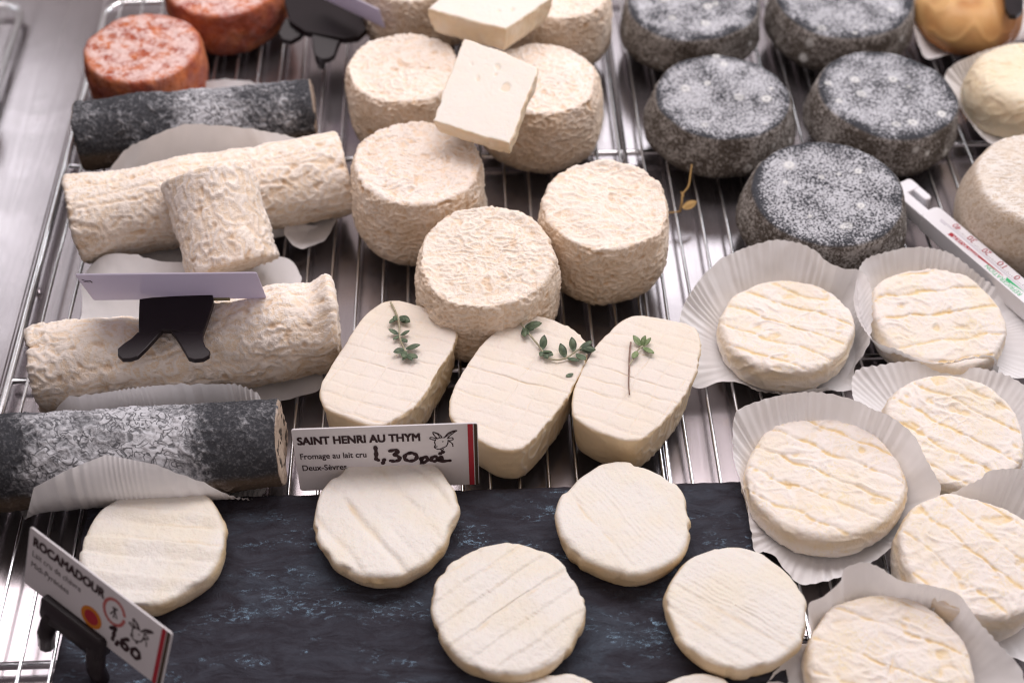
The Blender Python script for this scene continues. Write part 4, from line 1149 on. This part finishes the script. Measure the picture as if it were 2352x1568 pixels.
dash = [ribbon(np.array([[4.45 + .5 * math.cos(a_), H - 1.05 + .62 * math.sin(a_)], [4.45 + .5 * math.cos(a_ + .17), H - 1.05 + .62 * math.sin(a_ + .17)]]), .13, 4) for a_ in np.arange(0.3, 6.2, .30)]
ink(t, pl, joinm2(dash), 'round_stamp', M_PINKINK, Z)
ink(t, pl, joinm2([ribbon(np.array(q_) + np.array([4.45, H - 1.05]), .06) for q_ in ([(-.15, -.2), (0, .1), (.12, .25)], [(-.1, .2), (.05, 0), (.16, -.22)], [(0, -.28), (.02, .0), (0, .25)])]), 'stamp_figure', M_INK, Z)
ink(t, pl, goat(5.15, H - 1.75, 1.15, .06), 'goat_drawing', M_INK, Z)
ink(t, pl, joinm2([ribbon(np.array(q_), .17) for q_ in ([(4.42, 1.12), (4.62, 1.32), (4.60, .95), (4.58, .62)], [(4.86, .72), (4.78, .50)], [(5.28, 1.22), (5.06, 1.0), (5.02, .72), (5.18, .58), (5.34, .72), (5.20, .90), (5.06, .80)], [(5.72, 1.05), (5.56, .92), (5.54, .68), (5.70, .56), (5.88, .68), (5.88, .92), (5.72, 1.05)])]), 'handwritten_price', M_INK, Z + .004)
ink(t, pl, (np.array([[W - .46, .02], [W - .26, .02], [W - .26, H - .02], [W - .46, H - .02]]), [[0, 1, 2, 3]]), 'red_stripe', M_RED, Z)
ink(t, pl, (np.array([[W - .22, .02], [W - .06, .02], [W - .06, H - .02], [W - .22, H - .02]]), [[0, 1, 2, 3]]), 'olive_stripe', M_OLIVE, Z)
v, f = prism(rrect(1.15, -.75, 4.35, .38, .2), (pl.ex, pl.ey, pl.n), pl.o, -.35, .30, .08)
clip3 = child(t, 'clip', v, f, M_BLACK)
for x_, dx in ((1.6, -.5), (3.8, .5)):
    p0 = pl.put([[x_, -.4]], -.05)[0]; p1 = pl.put([[x_ + dx, -2.0]], -.05)[0]; p1[2] = .15
    v, f = tube(np.array([p0, (p0 + p1) / 2 + pl.n * .2, p1]), [.4, .36, .34], 10); child(t, 'leg', v, f, M_BLACK, parent=clip3)

# ------------------------------------------------------------------ lilac card in its black clip on the sagging log
Wc, Hc = 7.6, 3.3
ex = np.array([.9988, .0415, -.0267]); ey = np.array([.0417, -.4221, .9056])
tl = np.array([-18.40, -2.90, 7.38]); pl = Plane(tl - ey * Hc, ex, ey)
t = thing('price_card', 'blank lilac back of a price card held by a black two-legged clip', 'price card', at(400, 790, 4.2))
placard(t, pl, Wc, Hc, m=M_CARDB)
ink(t, pl, joinm2([ribbon(np.array(q_), .07) for q_ in ([(.18, 2.75), (.3, 2.6), (.45, 2.62), (.5, 2.4)], [(.2, 2.5), (.38, 2.42)])]), 'pen_mark', M_INK, Z)
cz = 4.55
def clip_poly(pts, z0_, z1_, thick_, name, m=M_BLACK, tt=None, par=None, bev=.05):
    """plate traced at a sloping height (z0 at the card, z1 at the tips)"""
    pts = np.asarray(pts, float); vmin, vmax = pts[:, 1].min(), pts[:, 1].max()
    Wp = np.array([at(u_, v_, z0_ + (z1_ - z0_) * (v_ - vmin) / max(vmax - vmin, 1e-6)) for u_, v_ in pts])
    c_ = Wp.mean(0); e1 = Wp[0] * 0 + np.array([1.0, 0, 0])
    s1 = np.linalg.svd(Wp - c_)[2]; n_ = s1[2]; n_ = n_ if n_[2] > 0 else -n_
    e1 = e1 - (e1 @ n_) * n_; e1 /= np.linalg.norm(e1); e2 = np.cross(n_, e1)
    q_ = np.stack([(Wp - c_) @ e1, (Wp - c_) @ e2], -1)
    if np.sum(q_[:, 0] * np.roll(q_[:, 1], -1) - np.roll(q_[:, 0], -1) * q_[:, 1]) < 0: q_ = q_[::-1]
    nn = len(q_)
    nx_ = np.roll(q_, -1, 0) - np.roll(q_, 1, 0); nx_ /= np.maximum(np.linalg.norm(nx_, axis=1, keepdims=True), 1e-6)
    inw = np.stack([-nx_[:, 1], nx_[:, 0]], -1)
    rows = [(q_ + inw * bev, -thick_), (q_, -thick_ + bev), (q_, -bev), (q_ + inw * bev * .3, -bev * .3), (q_ + inw * bev, 0)]
    V = np.vstack([c_ + r_[:, :1] * e1 + r_[:, 1:] * e2 + n_ * z_ for r_, z_ in rows])
    F = [list(g) for g in grid_faces(len(rows), nn)] + [list(range(nn))[::-1], [(len(rows) - 1) * nn + i for i in range(nn)]]
    return child(tt, name, V, F, m, parent=par, smooth=False)
body = [(320, 686), (350, 682), (400, 679), (450, 677), (488, 675), (490, 692), (486, 705), (476, 735), (466, 764), (440, 768), (395, 758), (372, 757), (345, 768), (318, 766), (318, 735), (319, 705)]
cb = clip_poly(body, 4.75, 4.5, .32, 'clip', tt=t)
clip_poly([(316, 762), (372, 757), (358, 775), (335, 800), (316, 818), (298, 824), (280, 824), (270, 814), (270, 800), (284, 788), (302, 776)], 4.5, 4.45, .26, 'leg', tt=t, par=cb)
clip_poly([(392, 757), (466, 762), (466, 780), (472, 795), (482, 805), (480, 816), (466, 824), (446, 826), (432, 822), (424, 808), (412, 788), (402, 772)], 4.5, 4.45, .26, 'leg', tt=t, par=cb)
v, f = prism(rrect(3.0, -.12, 6.0, .16, .05), (pl.ex, pl.ey, pl.n), pl.o, -.02, .05, .015)
child(t, 'rubber_strip', v, f, M_TEETH, smooth=False)
v, f = tube(np.array([at(340, 668, 4.55), at(405, 667, 4.55), at(470, 665, 4.55)]), .2, 10); child(t, 'clip_hinge', v, f, M_BLACK)

# ------------------------------------------------------------------ black clip with lilac card at the top edge
t = thing('price_card', 'blurred black clip with a lilac card edge at the top, right of the orange cheeses', 'price card', at(740, 100, 0))
cb = clip_poly([(652, 0), (690, -40), (770, -50), (830, 30), (842, 66), (822, 84), (790, 88), (700, 72), (664, 48)], 2.6, 2.0, .5, 'clip', tt=t, bev=.08)
clip_poly([(716, 70), (786, 84), (778, 100), (768, 128), (756, 136), (738, 138), (722, 128), (718, 112)], 2.0, 1.4, .4, 'leg', tt=t, par=cb, bev=.08)
clip_poly([(656, 40), (704, 66), (690, 84), (668, 96), (648, 92), (638, 76)], 2.0, 1.5, .4, 'leg', tt=t, par=cb, bev=.08)
p0, p1 = at(735, -6, 3.2), at(884, 66, 3.0)
plc = Plane(p0, p1 - p0, (0.0, -.35, .9)); v, f = prism(rrect(0, 0, float(np.linalg.norm(p1 - p0)), 1.6, .1), (plc.ex, plc.ey, plc.n), plc.o, -.08, 0, .015); child(t, 'card', v, f, M_CARDB, smooth=False)
v, f = tube(np.array([at(735, 130, 1.3), at(738, 150, .2)]), [.32, .25], 10); child(t, 'foot', v, f, M_BLACK, parent=cb)

t = thing('price_card', 'black clip tip and card corner at the top right corner', 'price card', at(2335, 5, 3.2))
cb = clip_poly([(2306, -30), (2345, -40), (2352, 0), (2350, 26), (2336, 36), (2320, 34), (2310, 18)], 3.6, 3.4, .35, 'clip', tt=t, bev=.07)
p0, p1 = at(2338, -30, 4.3), at(2372, 60, 4.1)
plc = Plane(p0, p1 - p0, (.6, -.1, .9)); v, f = prism(rrect(0, 0, float(np.linalg.norm(p1 - p0)), 3, .1), (plc.ex, plc.ey, plc.n), plc.o, -.08, 0, .015); child(t, 'card', v, f, M_CARD, smooth=False)

# ------------------------------------------------------------------ thermometer
ZT = 1.35
A = at(2123, 500, ZT); Bq = at(2352, 696, ZT)
exT = (Bq - A); exT /= np.linalg.norm(exT); eyT = np.array([-exT[1], exT[0], 0]); 
plT = Plane(A, exT, eyT)                                  # x runs along the bar towards the viewer, y towards the right edge
wT = float((at(2260, 562, ZT) - A) @ eyT)
t = thing('fridge_thermometer', 'white plastic fridge thermometer with red scale numbers and coloured print', 'thermometer', A - plT.n * ZT)
Lb = 11.5
poly = rrect(-.35, 0, Lb, wT, .28)
v, f = prism(poly, (plT.ex, plT.ey, plT.n), plT.o, -.9, 0, .06); child(t, 'body', v, f, M_WHITEP, smooth=False)
v, f = prism(rrect(-2.0, .02, -.1, .62, .12), (plT.ex, plT.ey, plT.n), plT.o, -.85, -.04, .06); child(t, 'neck', v, f, M_WHITEP, smooth=False)
v, f = prism(rrect(-2.7, .0, -1.9, 1.5, .2), (plT.ex, plT.ey, plT.n), plT.o, -.85, -.06, .06); hk = child(t, 'hook', v, f, M_WHITEP, smooth=False)
v, f = prism(rrect(-2.2, 1.05, -1.0, 1.5, .18), (plT.ex, plT.ey, plT.n), plT.o, -.82, -.1, .06); child(t, 'hook_tip', v, f, M_WHITEP, smooth=False, parent=hk)
v, f = prism(rrect(.5, wT * .50, Lb - .2, wT * .58, .04), (plT.ex, plT.ey, plT.n), plT.o, -.02, .015, .01); child(t, 'glass_tube', v, f, M_GREYP, smooth=False)
v, f = prism(rrect(.55, wT * .42, .95, wT * .52, .04), (plT.ex, plT.ey, plT.n), plT.o, -.02, .012, .01); child(t, 'slot', v, f, M_GREYP, smooth=False)
ZT2 = .006
def T180(VF, x, y):                                       # lettering reads from the far side: turned by half a turn
    v_, f_ = VF; return np.stack([x - v_[:, 0], y - v_[:, 1]], -1), f_
ink(t, plT, (np.array([[1.5, .16], [1.5, wT * .36], [5.0, wT * .40], [5.05, wT * .38]]), [[0, 3, 2, 1]]), 'red_wedge', M_RED, ZT2)
ink(t, plT, T180(text_mesh('DANGER', 1.7, .22, .01), 3.4, wT * .33), 'wedge_lettering', M_WHITEP, ZT2 + .004)
ink(t, plT, T180(text_mesh('REFRIGERATION', 2.3, .27, .015), 6.4, .38), 'green_lettering', M_GREENP, ZT2)
ink(t, plT, (np.array([[5.2, wT * .45], [6.4, wT * .45], [5.3, wT * .30]]), [[0, 2, 1]]), 'green_wedge', M_GREENP, ZT2 + .003)
ink(t, plT, T180(text_mesh('CONGELATION', 2.1, .27, .015), 9.0, .38), 'blue_lettering', M_BLUEP, ZT2)
for i, s_ in enumerate(('40', '30', '20', '10', '0')):
    ink(t, plT, T180(text_mesh(s_, .42 if len(s_) > 1 else .22, .36, .015), 1.35 + i * 1.03 + (.21 if len(s_) > 1 else .11), wT * .94), 'scale_number', M_RED, ZT2)
tk = []
for i in range(60):
    x_ = 1.35 + i * .103; l_ = .16 if i % 10 == 0 else (.12 if i % 5 == 0 else .07)
    tk.append((np.array([[x_ - .01, wT * .63], [x_ + .01, wT * .63], [x_ + .01, wT * .63 + l_], [x_ - .01, wT * .63 + l_]]), [[0, 1, 2, 3]]))
ink(t, plT, joinm2(tk), 'scale_ticks', M_INK, ZT2)

# ------------------------------------------------------------------ dry straw
t = thing('dry_straw', 'thin dry straw with a curled husk on the rack before an ash round', 'straw', at(1564, 486, 0))
pts = [(1589, 378, 1.5), (1586, 400, 1.3), (1581, 428, 1.0), (1568, 446, .8), (1566, 464, .6), (1562, 487, .1)]
pth = catmull(np.array([at(*q_) for q_ in pts]), 30, False)
v, f = tube(pth, np.linspace(.035, .06, 30), 6); child(t, 'stalk', v, f, M_STRAW)
pth = catmull(np.array([at(*q_) for q_ in [(1562, 486, .1), (1545, 488, .15), (1533, 489, .2)]]), 10, False)
v, f = tube(pth, np.linspace(.05, .03, 10), 6); child(t, 'stalk', v, f, M_STRAW)
p = at(1568, 478, .4); vv, ff = leaf_mesh(p, at(1604, 462, .3) - p, np.array([0, -.6, 1.0]), .9, .22, .5); child(t, 'husk', vv, ff, M_STRAW)
p = at(1571, 452, .8); vv, ff = leaf_mesh(p, at(1562, 438, .9) - p, np.array([0, -.6, 1.0]), .35, .04, .2); child(t, 'husk', vv, ff, M_STRAW)

# brown speck on the tall cheese
p = at(878, 380, 4.42)
def lump(c_, r_):
    th = np.linspace(0, 2 * math.pi, 9, endpoint=False); V = []
    for k_, (rr_, zz) in enumerate(((.5, -.4), (1, 0), (.8, .45), (.3, .65))):
        V += [c_ + np.array([r_ * rr_ * math.cos(a_) * (1 + .25 * math.sin(3 * a_ + k_)), r_ * rr_ * math.sin(a_), r_ * zz]) for a_ in th]
    return np.array(V), [list(g) for g in grid_faces(4, 9)] + [list(range(9))[::-1], [27 + i for i in range(9)]]
v, f = lump(p, .09); tag(mesh('spice_speck', v, f, M_STRAW), 'tiny brown speck on the tall cheese under the cut piece', 'speck')
